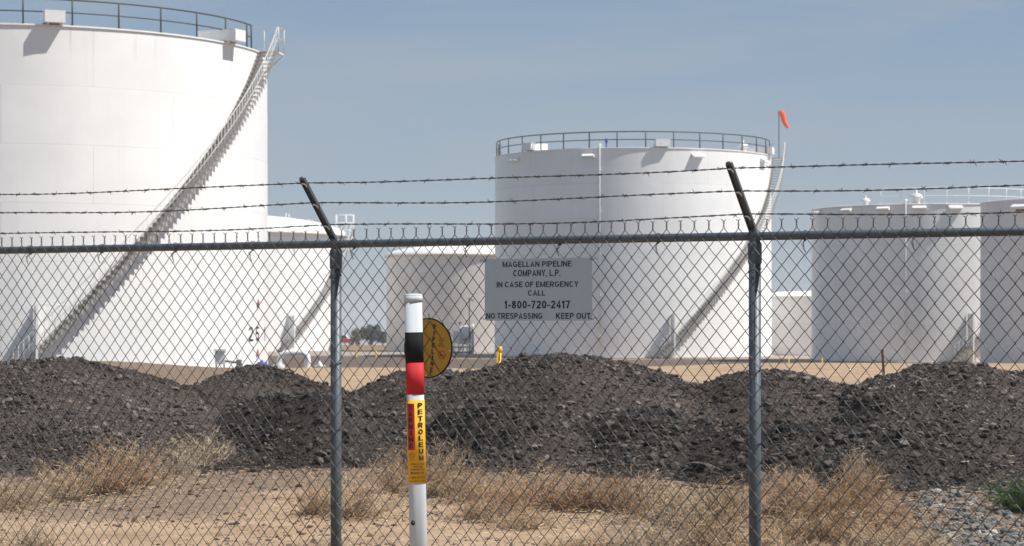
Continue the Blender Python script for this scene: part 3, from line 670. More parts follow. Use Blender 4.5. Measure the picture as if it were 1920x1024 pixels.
leaf_tree('broadleaf_tree', far(697, 330), 3.3, 3.9, (0.035, 0.055, 0.028), 'dark green rounded tree left of the cream tank', 0.12, 3400, 0.17, 3)
leaf_tree('broadleaf_tree', far(717, 335), 2.2, 2.4, (0.045, 0.070, 0.035), 'low green tree touching the left edge of the cream tank', 0.1, 1500, 0.15, 4)
leaf_tree('broadleaf_tree', far(668, 322), 2.6, 1.9, (0.14, 0.15, 0.065), 'thin pale green tree right of the left fence post', 0.15, 1300, 0.14, 5)
# parked pickup seen beside the left post
tx, ty, tz = far(641, 345); tr = empty('parked_truck', (tx, ty, tz)); tag(tr, 'red truck with white canopy parked far off beside the left fence post', 'truck')
mb = MB(); mb.prism([(-2.4, 0.40), (2.3, 0.40), (2.4, 0.62), (2.35, 0.95), (1.2, 1.02), (-2.4, 1.02)], lambda u, v: (u, -0.85, v), lambda u, v: (u, 0.85, v)); mb.build('body', M['red'], tr)
mb = MB(); mb.prism([(-0.4, 1.02), (1.15, 1.02), (0.65, 1.62), (-0.3, 1.62)], lambda u, v: (u, -0.75, v), lambda u, v: (u, 0.75, v)); cab = mb.build('cab', M['white'], tr)
mb = MB(); mb.prism([(-0.2, 1.08), (0.9, 1.08), (0.55, 1.52), (-0.2, 1.52)], lambda u, v: (u, -0.757, v), lambda u, v: (u, -0.75, v)); mb.build('window', M['glass'], cab)
mb = MB(); mb.prism([(-2.35, 1.02), (-0.45, 1.02), (-0.5, 1.7), (-2.2, 1.7)], lambda u, v: (u, -0.8, v), lambda u, v: (u, 0.8, v)); mb.build('canopy', M['white'], tr)
for x in (-1.55, 1.5):
    for s in (-1, 1):
        mb = MB(); mb.tube([(x, s*0.70, 0.36), (x, s*0.88, 0.36)], 0.36, 16, smooth=False); wh = mb.build('wheel', M['rubber'], tr)
        mb = MB(); mb.tube([(x, s*0.87, 0.36), (x, s*0.892, 0.36)], 0.2, 12, smooth=False); mb.build('rim', M['stairgrey'], wh)
sh_x, sh_y, sh_z = far(683, 350); sh = empty('site_trailer', (sh_x, sh_y, sh_z)); tag(sh, 'white trailer showing between the two far trees', 'trailer')
mb = MB(); mb.box((0, 0, 1.15), (3.6, 2.0, 1.4)); mb.build('body', M['white'], sh)
mb = MB(); mb.box((0, 0, 1.9), (3.7, 2.1, 0.08)); mb.build('roof', M['signwhite'], sh)
for x in (-1.0, 1.0):
    mb = MB(); mb.tube([(x, -1.0, 0.34), (x, 1.0, 0.34)], 0.34, 14, smooth=False); mb.build('wheel', M['rubber'], sh)
ux, uy, uz = far(647, 420); up = empty('utility_pole', (ux, uy, uz)); tag(up, 'thin dark utility pole on the horizon above the red truck', 'utility pole')
mb = MB(); mb.tube([(0, 0, 0), (0, 0, 2.9)], 0.07, 6); mb.build('pole', M['rust'], up)
mb = MB(); mb.box((0, 0, 2.7), (0.7, 0.06, 0.06)); mb.build('crossarm', M['rust'], up)

# ------------------------------------------------------------------ rubble heaps
HEAPS = [  # px, peak y, depth, rx, ry, label
 (105, 676, 27.0, 3.9, 5.2, 'broad dark asphalt rubble heap at far left, below the largest tank'),
 (485, 689, 28.0, 2.45, 3.2, 'dark rubble heap just left of the left fence post, in front of the arched pipe'),
 (800, 692, 28.0, 2.5, 4.0, 'dark rubble heap behind the striped marker post'),
 (1062, 661, 27.0, 3.7, 4.0, 'tallest dark rubble heap, below the emergency sign'),
 (1445, 699, 27.0, 2.9, 3.6, 'dark rubble heap behind the right fence post'),
 (1800, 685, 27.0, 3.15, 7.6, 'large dark rubble heap at the right edge with its foot near the stones'),
 (2030, 690, 27.0, 3.0, 7.8, 'dark rubble heap running out of the picture at far right'),
 (1205, 768, 24.6, 1.75, 2.0, 'small blacker rubble heap in front of the tallest heap'),
 (560, 740, 25.6, 1.6, 1.7, 'low blacker rubble heap left of the left fence post, in front of its neighbour'),
 (1640, 742, 25.6, 1.5, 1.7, 'dark rocky ledge of rubble in the saddle left of the large right heap'),
 (1345, 800, 23.6, 1.7, 1.9, 'low blacker rubble heap directly left of the right fence post'),
 (930, 745, 25.4, 1.9, 2.0, 'low spread of rubble right of the striped marker, below the tallest heap'),
 (1580, 790, 22.6, 2.1, 2.6, 'low rocky rubble heap right of the right fence post, behind the dry brush'),
]
HP = []
for px, py, Y, rx, ry, lab in HEAPS:
    P = PX(px, py, Y); HP.append((P.x, Y, P.z, rx, ry))
def blend(X, Y, k=0.20):
    """how much the loose material fills the valleys between neighbouring heaps"""
    S = np.zeros_like(np.asarray(X, float)); mxx = S.copy()
    for cx, cy, h, rx, ry in HP:
        r = np.sqrt(((X - cx)/rx)**2 + ((Y - cy)/ry)**2); z = h*np.where(r < 1, np.cos(np.clip(r, 0, 1)*math.pi/2)**2, 0.0)
        q = np.clip(k - np.abs(S - z), 0, None)*np.clip(np.minimum(S, z)/0.2, 0, 1); S = np.maximum(S, z) + q*q/(4*k); mxx = np.maximum(mxx, z)
    return S - mxx
def heap_h(i, X, Y, bl=None):
    cx, cy, h, rx, ry = HP[i]
    k = 1.0 if i >= 7 else 0.25
    wx = X + k*vnoise(X, Y, 0.9, 40 + i) + 0.3*k*vnoise(X, Y, 2.7, 44 + i); wy = Y + k*vnoise(X, Y, 0.9, 60 + i) + 0.3*k*vnoise(X, Y, 2.7, 64 + i)
    r = np.sqrt(((wx - cx)/rx)**2 + ((wy - cy)/ry)**2)
    z = h * np.where(r < 1, np.cos(np.clip(r, 0, 1)*math.pi/2)**2, 0.0)
    lump = 0.13*vnoise(X, Y, 1.5, 70) + 0.08*vnoise(X, Y, 3.6, 80) + 0.05*vnoise(X, Y, 8, 90) + 0.04*vnoise(X, Y, 15, 95)
    if bl is None: bl = blend(X, Y)
    return z + lump * np.clip(z/0.3, 0, 1) * (0.9 if i >= 7 else 0.62) + bl*np.clip(z/0.12, 0, 1)
def rubble_mat(name, lo, hi, pale):
    m_, nt_, b_ = newmat(name)
    big = noise(nt_, 0.9, 5, 0.6); fin = noise(nt_, 16, 6, 0.7)
    c_ = ramp(nt_, fin, [(0.3, lo), (0.55, tuple((a+b)/2 for a, b in zip(lo, hi))), (0.78, hi)])
    c_ = mix(nt_, c_, pale, ramp(nt_, big, [(0.45, (0,0,0)), (0.75, (0.55,0.55,0.55))]))
    nt_.links.new(c_, b_.inputs['Base Color']); b_.inputs['Roughness'].default_value = 0.95; b_.inputs['Specular IOR Level'].default_value = 0.15
    bump(nt_, b_, noise(nt_, 34, 8, 0.8), 0.9, 0.03); return m_
M['heap'] = rubble_mat('asphalt_millings', (0.028, 0.023, 0.020), (0.120, 0.097, 0.085), (0.140, 0.114, 0.100))
M['heap_dark'] = rubble_mat('fresh_black_millings', (0.016, 0.014, 0.013), (0.080, 0.066, 0.059), (0.095, 0.079, 0.070))
def stone_mat(name, stops):
    m_, nt_, b_ = newmat(name)
    c_ = ramp(nt_, attr_col(nt_, 'tone'), stops)
    c_ = mix(nt_, c_, (0.5, 0.5, 0.5), 0.35, 'OVERLAY') if False else c_
    c_ = mix(nt_, c_, noise(nt_, 40, 4, 0.7), 0.25, 'OVERLAY')
    nt_.links.new(c_, b_.inputs['Base Color']); b_.inputs['Roughness'].default_value = 0.9; b_.inputs['Specular IOR Level'].default_value = 0.25; return m_
M['rubble'] = stone_mat('asphalt_crumbs', [(0.0, (0.018, 0.015, 0.013)), (0.45, (0.072, 0.058, 0.051)), (0.8, (0.145, 0.119, 0.105)), (0.955, (0.22, 0.185, 0.165)), (1.0, (0.34, 0.31, 0.28))])
M['rubble_dark'] = stone_mat('black_asphalt_crumbs', [(0.0, (0.010, 0.009, 0.008)), (0.5, (0.042, 0.035, 0.031)), (0.85, (0.095, 0.080, 0.071)), (0.97, (0.16, 0.138, 0.123)), (1.0, (0.28, 0.26, 0.24))])
# base icosahedron
ph = (1 + 5**0.5)/2
ICO = np.array([(-1,ph,0),(1,ph,0),(-1,-ph,0),(1,-ph,0),(0,-1,ph),(0,1,ph),(0,-1,-ph),(0,1,-ph),(ph,0,-1),(ph,0,1),(-ph,0,-1),(-ph,0,1)], float) / math.sqrt(1 + ph*ph)
ICF = np.array([(0,11,5),(0,5,1),(0,1,7),(0,7,10),(0,10,11),(1,5,9),(5,11,4),(11,10,2),(10,7,6),(7,1,8),(3,9,4),(3,4,2),(3,2,6),(3,6,8),(3,8,9),(4,9,5),(2,4,11),(6,2,10),(8,6,7),(9,8,1)])
def stones_mesh(name, P, S, mat, tone, r, flat=0.62):
    n = len(P); V = ICO[None] * (0.72 + 0.5*r.random((n, 12, 1)))
    V = V * (np.array([1.0, 0.85, flat]) * (0.7 + 0.6*r.random((n, 1, 3))))
    a = r.random(n)*6.283; ti = r.normal(size=n)*0.45
    ca, sa, ct, st = np.cos(a)[:, None], np.sin(a)[:, None], np.cos(ti)[:, None], np.sin(ti)[:, None]
    x, y, z = V[..., 0], V[..., 1], V[..., 2]
    y, z = y*ct - z*st, y*st + z*ct; x, y = x*ca - y*sa, x*sa + y*ca
    V = np.stack([x, y, z], -1) * S[:, None, None] + P[:, None, :]
    Fc = (ICF[None] + 12*np.arange(n)[:, None, None]).reshape(-1, 3)
    me = fast_mesh(name, V.reshape(-1, 3), Fc, smooth=False); add_attr(me, 'tone', np.repeat(tone, 12)); me.materials.append(mat); return me

def all_h(X, Y):
    bl = blend(X, Y); return np.stack([heap_h(i, X, Y, bl) for i in range(len(HP))], 0)
heap_objs = []
for i, (cx, cy, h, rx, ry) in enumerate(HP):
    st = 0.055
    xs = np.arange(cx - rx*1.12, cx + rx*1.12, st); ys = np.arange(cy - ry*1.12, cy + ry*1.12, st)
    X, Y = np.meshgrid(xs, ys); Z = heap_h(i, X, Y); G = ground(X, Y)
    Zf = np.where(Z > 0.015, np.maximum(Z, 0) + np.minimum(G, 0) * 0.5, G - 0.06)
    me = grid_mesh('rubble_heap', X - cx, Y - cy, Zf); me.materials.append(M['heap_dark'] if i >= 7 else M['heap'])
    o = link(bpy.data.objects.new('rubble_heap', me)); o.location = (cx, cy, 0); tag(o, HEAPS[i][5], 'rubble heap', 'asphalt rubble heaps'); heap_objs.append(o)
ns = 120000
PXs = rng.uniform(-8.6, 8.8, ns*2); PYs = 30.5 - 12.5*rng.random(ns*2)**0.9
keep = np.abs(PXs) < PYs*0.27 + 0.6; PXs, PYs = PXs[keep], PYs[keep]
AH = all_h(PXs, PYs); own = AH.argmax(0); top = AH.max(0)
keep = top > 0.03; PXs, PYs, own, top = PXs[keep][:ns], PYs[keep][:ns], own[keep][:ns], top[keep][:ns]
size = 0.0066 * (1 - rng.random(len(PXs)))**(-0.42); size = np.clip(size, 0, 0.055)
size *= np.where(own >= 7, 1.35, 1.0)
tone = np.clip(rng.beta(1.1, 1.3, len(PXs)), 0, 1); whitest = rng.random(len(PXs)) < 0.003
patchy = vnoise(PXs, PYs, 0.8, 200) + 0.6*vnoise(PXs, PYs, 2.2, 210); tone = np.clip(tone*(1 + 0.9*np.clip(patchy, -0.6, 0.4)), 0, 0.86); tone[whitest] = 1.0
for i in range(len(HP)):
    k = own == i
    if k.sum() < 5: continue
    P = np.stack([PXs[k] - HP[i][0], PYs[k] - HP[i][1], top[k] + size[k]*0.12], -1)
    o = link(bpy.data.objects.new('loose_rubble', stones_mesh('loose_rubble', P, size[k], M['rubble_dark'] if i >= 7 else M['rubble'], tone[k], rng)), heap_objs[i]); o['kind'] = 'stuff'

# crumbs spilled past the foot of the heaps
SX = rng.uniform(-8, 8, 60000); SY = rng.uniform(16.5, 27, 60000)
dd = np.full(len(SX), 9.0)
for cx, cy, h, rx, ry in HP: dd = np.minimum(dd, np.sqrt(((SX - cx)/rx)**2 + ((SY - cy)/ry)**2) - 1)
k = (dd > -0.12) & (rng.random(len(SX)) < np.exp(-np.clip(dd, 0, None)/0.055)*(0.55 + 0.9*vnoise(SX, SY, 1.4, 300)))
SX, SY = SX[k], SY[k]; SS = np.clip(0.0060*(1 - rng.random(len(SX)))**(-0.5), 0, 0.045)
SZ = np.maximum(ground(SX, SY), all_h(SX, SY).max(0))
o = link(bpy.data.objects.new('spilled_rubble', stones_mesh('spilled_rubble', np.stack([SX, SY, SZ + SS*0.15], -1), SS, M['rubble'], rng.beta(1.2, 1.8, len(SX))*0.85, rng))); o['kind'] = 'stuff'; o['label'] = 'dark crumbs spilled over the sand at the foot of the heaps'
# larger broken chunks, each its own thing
def surf(x, y):
    return max(float(all_h(np.array([x]), np.array([y])).max()), gz(x, y))
def hit(px, py, y0=16.0, y1=30.0):
    """first point of ground or heap met by the view ray through a pixel"""
    Y = np.arange(y0, y1, 0.03); X = (px - 960)/F*Y; Z = EYE - (py - HOR)/F*Y
    S = np.maximum(all_h(X, Y).max(0), ground(X, Y)); k = np.argmax(S >= Z)
    if not (S >= Z).any(): return None
    return float(X[k]), float(Y[k]), float(S[k])
def chunk_mesh(seed, flat, mat):
    r = np.random.default_rng(seed); bm = bmesh.new(); bmesh.ops.create_icosphere(bm, subdivisions=2, radius=1.0)
    pl = [(Vector(r.normal(size=3)).normalized(), 0.45 + 0.4*r.random()) for _ in range(9)]
    for v in bm.verts:
        for n_, d in pl:
            e = v.co.dot(n_) - d
            if e > 0: v.co -= n_*e
        v.co += Vector(r.normal(size=3))*0.035; v.co.z *= flat
    me = bpy.data.meshes.new('chunk'); bm.to_mesh(me); bm.free(); add_attr(me, 'tone', np.clip(0.5 + 0.3*r.normal(size=len(me.vertices)), 0, 1)*0.6 + 0.2*r.random()); me.materials.append(mat); return me
M['chunk'] = stone_mat('broken_asphalt', [(0.0, (0.030, 0.026, 0.024)), (0.5, (0.070, 0.060, 0.055)), (1.0, (0.125, 0.108, 0.098))])
M['chunk_pale'] = stone_mat('pale_concrete_lump', [(0.0, (0.14, 0.13, 0.12)), (0.5, (0.22, 0.21, 0.19)), (1.0, (0.32, 0.30, 0.28))])
CM = [chunk_mesh(50 + k, (0.35, 0.5, 0.65, 0.28, 0.8, 0.45)[k], M['chunk']) for k in range(6)]
CP = [chunk_mesh(70 + k, (0.6, 0.75)[k], M['chunk_pale']) for k in range(2)]
NAMED = [(1318, 880, 32, 3, 0, 'widest flat grey asphalt slab lying left of the right fence post'), (1262, 872, 16, 0, 0, 'flat asphalt slab left of the widest slab'),
 (97, 893, 13, 0, 1, 'pale grey lump of concrete at the foot of the far left heap'), (1450, 868, 15, 2, 0, 'blocky asphalt chunk just right of the right fence post'),
 (1697, 836, 12, 0, 1, 'pale lump on the slope of the right rubble heap'), (1775, 838, 12, 4, 0, 'rounded chunk right of the pale lump on the right heap'),
 (1650, 762, 15, 3, 0, 'tilted slab in the saddle left of the large right heap'), (1830, 838, 13, 2, 0, 'chunk with a lit top right on the large right heap'),
 (1130, 865, 14, 5, 0, 'dusty chunk at the left foot of the small blacker heap'), (1745, 818, 13, 4, 0, 'dark chunk above its neighbours on the large right heap')]
for px, py, hw, k, pale, lab in NAMED:
    q = hit(px, py)
    if not q: continue
    s = hw/F*q[1]
    tag(inst('asphalt_chunk' if not pale else 'concrete_lump', (CP if pale else CM)[k % 2 if pale else k], None, (q[0], q[1], q[2] + s*0.10), (random.uniform(-.2, .2), random.uniform(-.2, .2), random.uniform(0, 6)), (s, s, s)), lab, 'chunk', 'chunks on the heaps')
zones = [((1440, 1760), (735, 880), 46, 'dark asphalt chunk strewn over the slopes right of the right fence post'), ((1050, 1400), (775, 905), 40, 'dark asphalt chunk strewn over the small blacker heap'),
         ((430, 640), (745, 855), 26, 'dark asphalt chunk strewn over the low heap left of the left fence post'), ((1700, 1910), (740, 950), 30, 'dark asphalt chunk strewn over the large right heap'),
         ((0, 330), (720, 880), 18, 'dark asphalt chunk strewn over the far left heap')]
for (xa, xb), (ya, yb), n, lab in zones:
    for _ in range(n):
        q = hit(random.uniform(xa, xb), random.uniform(ya, yb))
        if not q or float(all_h(np.array([q[0]]), np.array([q[1]])).max()) < 0.05: continue
        s = random.choice((5, 5, 6, 6, 7, 8, 10))/F*q[1]
        tag(inst('asphalt_chunk', random.choice(CM), None, (q[0], q[1], q[2] + s*0.12), (random.uniform(-.35, .35), random.uniform(-.35, .35), random.uniform(0, 6)), (s, s*random.uniform(.7, 1.1), s)), lab, 'chunk', lab.replace('dark asphalt chunk', 'asphalt chunks'))
# clods on the sand
for _ in range(26):
    px, py = random.uniform(250, 600), random.uniform(872, 925); q = hit(px, py)
    if not q: continue
    s = random.choice((4, 5, 6, 8))/F*q[1]
    tag(inst('asphalt_clod', random.choice(CM), None, (q[0], q[1], q[2] + s*0.15), (0, 0, random.uniform(0, 6)), (s, s, s)), 'dark clod on the sand before the heap left of the left post', 'clod', 'dark clods on the sand left of the left post')

# pale stones, lower right
M['stone'] = stone_mat('pale_grey_stone', [(0.0, (0.06, 0.06, 0.06)), (0.5, (0.15, 0.148, 0.142)), (0.85, (0.23, 0.215, 0.195)), (1.0, (0.42, 0.40, 0.37))])
r2 = np.random.default_rng(5)
def right_patch():
    while True:
        py = random.uniform(915, 1060); px = random.uniform(1690 + (py - 930)*1.2 - 30, 1990)
        if px < 1660 or px > 2050: continue
        return px, py
Q = []
for _ in range(1500):
    q = hit(*right_patch(), 13.5, 26)
    if q: Q.append((q[0], q[1], gz(q[0], q[1]) if q[2] < 0.1 else q[2]))
Q = np.array(Q); sz = np.clip(0.011*(1 - r2.random(len(Q)))**(-0.6), 0, 0.05)
big = np.argsort(-sz)[:70]; small = np.argsort(-sz)[70:]
o = link(bpy.data.objects.new('gravel', stones_mesh('gravel', Q[small] + np.array([0, 0, 0.004]), sz[small], M['stone'], r2.beta(2, 2, len(small)), r2, 0.7))); o['kind'] = 'stuff'; o['label'] = 'pale grey gravel at the lower right corner'
SM = [stones_mesh('stone', np.zeros((1, 3)), np.array([1.0]), M['stone'], np.array([t]), r2, 0.7) for t in (0.25, 0.4, 0.55, 0.7, 0.95)]
for k in big:
    tag(inst('stone', SM[int(r2.integers(0, 5))], None, tuple(Q[k] + np.array([0, 0, sz[k]*0.25])), (0, 0, r2.random()*6), (sz[k],)*3), 'pale grey stone lying in the gravel at the lower right corner', 'stone', 'pale stones at the lower right')

# ------------------------------------------------------------------ dry brush
def bush_mesh(name, seed, n_main, n_twig, mat, upright=0.5, thick=0.0022):
    r = np.random.default_rng(seed); segs = []       # unit bush: radius 0.5, height ~0.6
    V = []; Fc = []; tone = []
    def strand(p, d, L, k, th, tn, curl):
        nonlocal V, Fc, tone
        pts = [p]; 
        for _ in range(k):
            d = d + r.normal(size=3)*curl; d[2] += 0.02; d /= np.linalg.norm(d); pts.append(pts[-1] + d*L/k)
        b0 = len(V)
        for i, q in enumerate(pts):
            t_ = th*(1 - 0.65*i/k); a = np.cross(d, [0.3, 0.5, 0.81]); a /= np.linalg.norm(a); c2 = np.cross(d, a)
            for w_ in range(3):
                an = w_*2.094; V.append(q + (a*math.cos(an) + c2*math.sin(an))*t_)
                tone.append(tn)
        for i in range(k):
            for w_ in range(3):
                w2 = (w_ + 1) % 3; Fc.append((b0+3*i+w_, b0+3*i+w2, b0+3*i+3+w2, b0+3*i+3+w_))
        return pts
    for _ in range(n_main):
        a = r.random()*6.283; el = upright + (1.45 - upright)*r.random(); L = (0.38 + 0.34*r.random())
        d = np.array([math.cos(a)*math.cos(el), math.sin(a)*math.cos(el), math.sin(el)])
        p = np.array([r.normal()*0.10, r.normal()*0.10, -0.02])
        tn = r.random(); pts = strand(p, d, L, 5, thick*1.5, tn, 0.22)
        for _ in range(n_twig):
            i = int(r.integers(1, 6)); q = pts[i] + (pts[i-1] - pts[i])*r.random()
            dd = d*0.5 + r.normal(size=3)*0.75; dd[2] = abs(dd[2])*0.75 if r.random() < 0.75 else dd[2]; dd /= np.linalg.norm(dd)
            p2 = strand(q, dd, 0.08 + 0.16*r.random(), 3, thick, np.clip(tn*0.6 + 0.4*r.random(), 0, 1), 0.35)
    V = np.array(V); V[:, 2] = np.maximum(V[:, 2], -0.02)
    me = fast_mesh(name, V, np.array(Fc), smooth=False); add_attr(me, 'tone', np.array(tone)); me.materials.append(mat); return me
def brush_mat(name, stops):
    m_, nt_, b_ = newmat(name); nt_.links.new(ramp(nt_, attr_col(nt_, 'tone'), stops), b_.inputs['Base Color']); b_.inputs['Roughness'].default_value = 0.8; b_.inputs['Specular IOR Level'].default_value = 0.2; return m_
M['brush'] = brush_mat('dry_tan_brush', [(0.0, (0.14, 0.090, 0.052)), (0.5, (0.38, 0.265, 0.165)), (1.0, (0.62, 0.48, 0.32))])
M['brush_or'] = brush_mat('dry_russet_brush', [(0.0, (0.12, 0.070, 0.038)), (0.5, (0.37, 0.240, 0.138)), (1.0, (0.62, 0.47, 0.31))])
M['brush_pale'] = brush_mat('dry_straw_brush', [(0.0, (0.24, 0.18, 0.12)), (0.5, (0.42, 0.33, 0.23)), (1.0, (0.60, 0.50, 0.37))])
M['weed'] = brush_mat('green_weed', [(0.0, (0.030, 0.055, 0.016)), (0.5, (0.065, 0.110, 0.034)), (1.0, (0.12, 0.18, 0.065))])
BM = {'t': [bush_mesh('dry_bush', 100 + k, 58, 20, M['brush'], 0.15, 0.0034) for k in range(3)],
      'o': [bush_mesh('dry_bush', 110 + k, 62, 22, M['brush_or'], 0.15, 0.0032) for k in range(3)],
      'p': [bush_mesh('dry_bush', 120 + k, 46, 15, M['brush_pale'], 0.3, 0.0034) for k in range(2)]}
BUSH = [  # px, base y, width px, height px, kind, label, group
 (195, 925, 170, 100, 'o', 'russet dry bush at the foot of the far left heap', None),
 (258, 912, 110, 80, 't', 'tan dry bush right of the russet bush at far left', None),
 (125, 938, 120, 70, 't', 'tan dry bush left of the russet bush at far left', None),
 (380, 880, 120, 60, 'p', 'pale spindly dry weed standing where two heaps meet at left', None),
 (335, 893, 80, 50, 'p', 'small pale dry weed left of the spindly one', None),
 (25, 955, 110, 70, 't', 'tan dry bush at the left edge of the picture', None),
 (65, 1030, 120, 60, 'p', 'straw tuft in the lower left corner', None),
 (590, 965, 110, 75, 't', 'tan dry bush touching the left side of the left fence post', None),
 (672, 970, 110, 80, 't', 'tan dry bush touching the right side of the left fence post', None),
 (610, 1035, 90, 40, 'p', 'low straw tuft at the bottom by the left fence post', None),
 (745, 925, 110, 80, 't', 'tan dry bush just left of the striped marker', None),
 (825, 935, 130, 105, 't', 'tall tan dry bush just right of the striped marker', None),
]
for px, py, w_, h_, k in ((885, 945, 120, 70, 't'), (945, 962, 130, 80, 'o'), (1005, 950, 140, 95, 'o'), (1065, 955, 140, 80, 'o'), (1130, 955, 140, 85, 'o'), (1190, 960, 130, 80, 't'), (905, 975, 110, 55, 't'), (985, 985, 120, 45, 't')):
    BUSH.append((px, py, w_, h_, k, 'russet dry bush in the belt right of the striped marker', 'brush belt right of the striped marker'))
for px, py, w_, h_, k in ((1240, 975, 140, 80, 't'), (1300, 985, 150, 80, 'p'), (1365, 980, 150, 90, 't'), (1330, 1030, 160, 80, 't'), (1250, 1035, 160, 70, 'p'), (1400, 1040, 150, 80, 't'), (1170, 1025, 160, 50, 'p'), (1080, 1030, 150, 40, 't')):
    BUSH.append((px, py, w_, h_, k, 'tan dry bush left of the right fence post', 'brush left of the right fence post'))
for px, py, w_, h_, k in ((1460, 965, 150, 110, 't'), (1530, 970, 150, 110, 'o'), (1600, 955, 150, 110, 'o'), (1655, 985, 150, 90, 'o'), (1500, 1020, 170, 100, 'o'), (1580, 1025, 180, 100, 'o'), (1665, 1035, 170, 80, 't'), (1455, 1060, 160, 90, 't'), (1540, 1075, 170, 90, 't'), (1740, 1030, 140, 60, 'p'), (1630, 1080, 170, 80, 'p'), (1480, 930, 90, 60, 'p')):
    BUSH.append((px, py, w_, h_, k, 'russet dry bush right of the right fence post', 'brush right of the right fence post'))
BUSH.append((1615, 935, 80, 110, 'p', 'tall pale dry stalks rising above the brush right of the right post', None))
ORD = 'first second third fourth fifth sixth seventh eighth ninth tenth eleventh twelfth'.split()
for g in set(b[6] for b in BUSH if b[6]):
    idx = sorted((i for i in range(len(BUSH)) if BUSH[i][6] == g), key=lambda i: BUSH[i][0])
    for n_, i in enumerate(idx): BUSH[i] = BUSH[i][:5] + (BUSH[i][5] + ', ' + ORD[n_] + ' from the left',) + BUSH[i][6:]
bush_xy = []
for i, (px, py, w_, h_, k, lab, grp) in enumerate(BUSH):
    Y = EYE*F/(py - HOR); Y = max(Y, 14.2); x = XA(px, Y); W = 1.12*w_/F*Y; Hh = (0.85 + 0.25*random.random())*h_/F*Y*(0.85 if px > 1400 else 1.0)
    me = BM[k][i % len(BM[k])]
    z = max(gz(x, Y), surf(x, Y) if py < 935 else -9)
    tag(inst('dry_bush', me, None, (x, Y, z), (0, 0, random.uniform(0, 6.28)), (W/0.95, W/0.95, Hh/0.62)), lab, 'dry bush', grp or 'dry brush along the fence'); bush_xy.append((x, Y, W))
wm = bush_mesh('weed', 140, 90, 26, M['weed'], 0.4, 0.0042)
xg, yg = XA(1915, 18.6), 18.6
tag(inst('green_weed', wm, None, (xg, yg, surf(xg, yg)), (0, 0, 1.0), (0.62, 0.55, 0.44)), 'green weed at the right edge, the only living plant near the fence', 'weed')
# straw litter and grit on the ground
nl = 9000; lx_ = []; 
r3 = np.random.default_rng(9)
bx = np.array(bush_xy); pick = r3.integers(0, len(bx), nl)
LX = bx[pick, 0] + r3.normal(size=nl)*bx[pick, 2]*0.55; LY = bx[pick, 1] + r3.normal(size=nl)*bx[pick, 2]*0.8 - 0.1
ex = 2500; LX = np.concatenate([LX, r3.uniform(-5, 5, ex)]); LY = np.concatenate([LY, r3.uniform(14.5, 25, ex)]); nl += ex
LZ = np.maximum(ground(LX, LY), all_h(LX, LY).max(0)) + 0.006 + 0.012*r3.random(nl)
an = r3.random(nl)*6.283; Ls = 0.02 + 0.07*r3.random(nl)**2; th = 0.0016 + 0.0014*r3.random(nl); dz = r3.normal(size=nl)*0.25
D = np.stack([np.cos(an), np.sin(an), dz], -1)*Ls[:, None]/2; S = np.stack([-np.sin(an), np.cos(an), np.zeros(nl)], -1)*th[:, None]; U = np.zeros((nl, 3)); U[:, 2] = th*1.4
C0 = np.stack([LX, LY, LZ], -1); V = np.stack([C0-D-S, C0-D+S, C0-D+U, C0+D-S, C0+D+S, C0+D+U], 1).reshape(-1, 3)
fb_ = np.array([(0,3,4,1), (1,4,5,2), (2,5,3,0)]); Fc = (fb_[None] + 6*np.arange(nl)[:, None, None]).reshape(-1, 4)
me = fast_mesh('straw_litter', V, Fc, smooth=False); add_attr(me, 'tone', np.repeat(r3.random(nl), 6)); me.materials.append(M['brush'])
o = link(bpy.data.objects.new('straw_litter', me)); o['kind'] = 'stuff'; o['label'] = 'dry straw litter scattered over the ground'
ng = 26000; GX = r3.uniform(-6, 6, ng); GY = r3.uniform(14.5, 26, ng); k = vnoise(GX, GY, 1.1, 15) + 0.25*r3.random(ng) > 0.0
GX, GY = GX[k], GY[k]; GS = np.clip(0.0045*(1 - r3.random(len(GX)))**(-0.55), 0, 0.026)
o = link(bpy.data.objects.new('grit', stones_mesh('grit', np.stack([GX, GY, ground(GX, GY) + GS*0.1], -1), GS, M['chunk_grit'] if 'chunk_grit' in M else stone_mat('sandy_grit', [(0, (0.06, 0.045, 0.035)), (0.6, (0.18, 0.13, 0.095)), (1, (0.36, 0.30, 0.24))]), r3.random(len(GX)), r3))); o['kind'] = 'stuff'; o['label'] = 'loose grit on the sand'

# rusty stake between heaps, leaning yellow marker behind the tallest heap
stk = empty('rusty_stake', (XA(1664, 31.5), 31.5, gz(XA(1664, 31.5), 31.5))); tag(stk, 'thin rusty steel stake leaning left between two heaps at right', 'stake')
h_ = 1.6 - 55/F*31.5 - stk.location.z; dx = -10/F*31.5
mb = MB(); mb.box((dx/2, 0, h_/2), (0.036, 0.008, h_), M=Matrix.Rotation(math.atan2(dx, h_), 3, 'Y')); mb.box((dx/2, 0.016, h_/2), (0.008, 0.03, h_), M=Matrix.Rotation(math.atan2(dx, h_), 3, 'Y')); mb.build('stake_bar', M['rust'], stk)
for k_, (z_, x2, z2) in enumerate(((0.35, -0.3, 0.62), (0.45, -0.42, 0.5), (0.30, -0.2, 0.75))):
    mb = MB(); mb.tube([(dx*0.3, 0, z_), (x2*0.5, 0.02, (z_ + z2)/2 + 0.04), (x2, 0.03, z2)], [0.006, 0.005, 0.003], 5); mb.build('tangled_wire', M['rust'], stk)
Yk = 40.0; yx = XA(930, Yk); ym = empty('pipeline_marker', (yx - 0.02, Yk, gz(yx, Yk))); tag(ym, 'leaning yellow pipeline marker tube poking above the tallest heap', 'marker post')
ht = 1.6 - 50/F*Yk - ym.location.z; tl = 0.075*ht
mb = MB(); mb.tube([(-0.02, 0, -0.1), (tl, 0, ht - 0.04)], 0.043, 14); mb.build('tube', M['yellow'], ym)
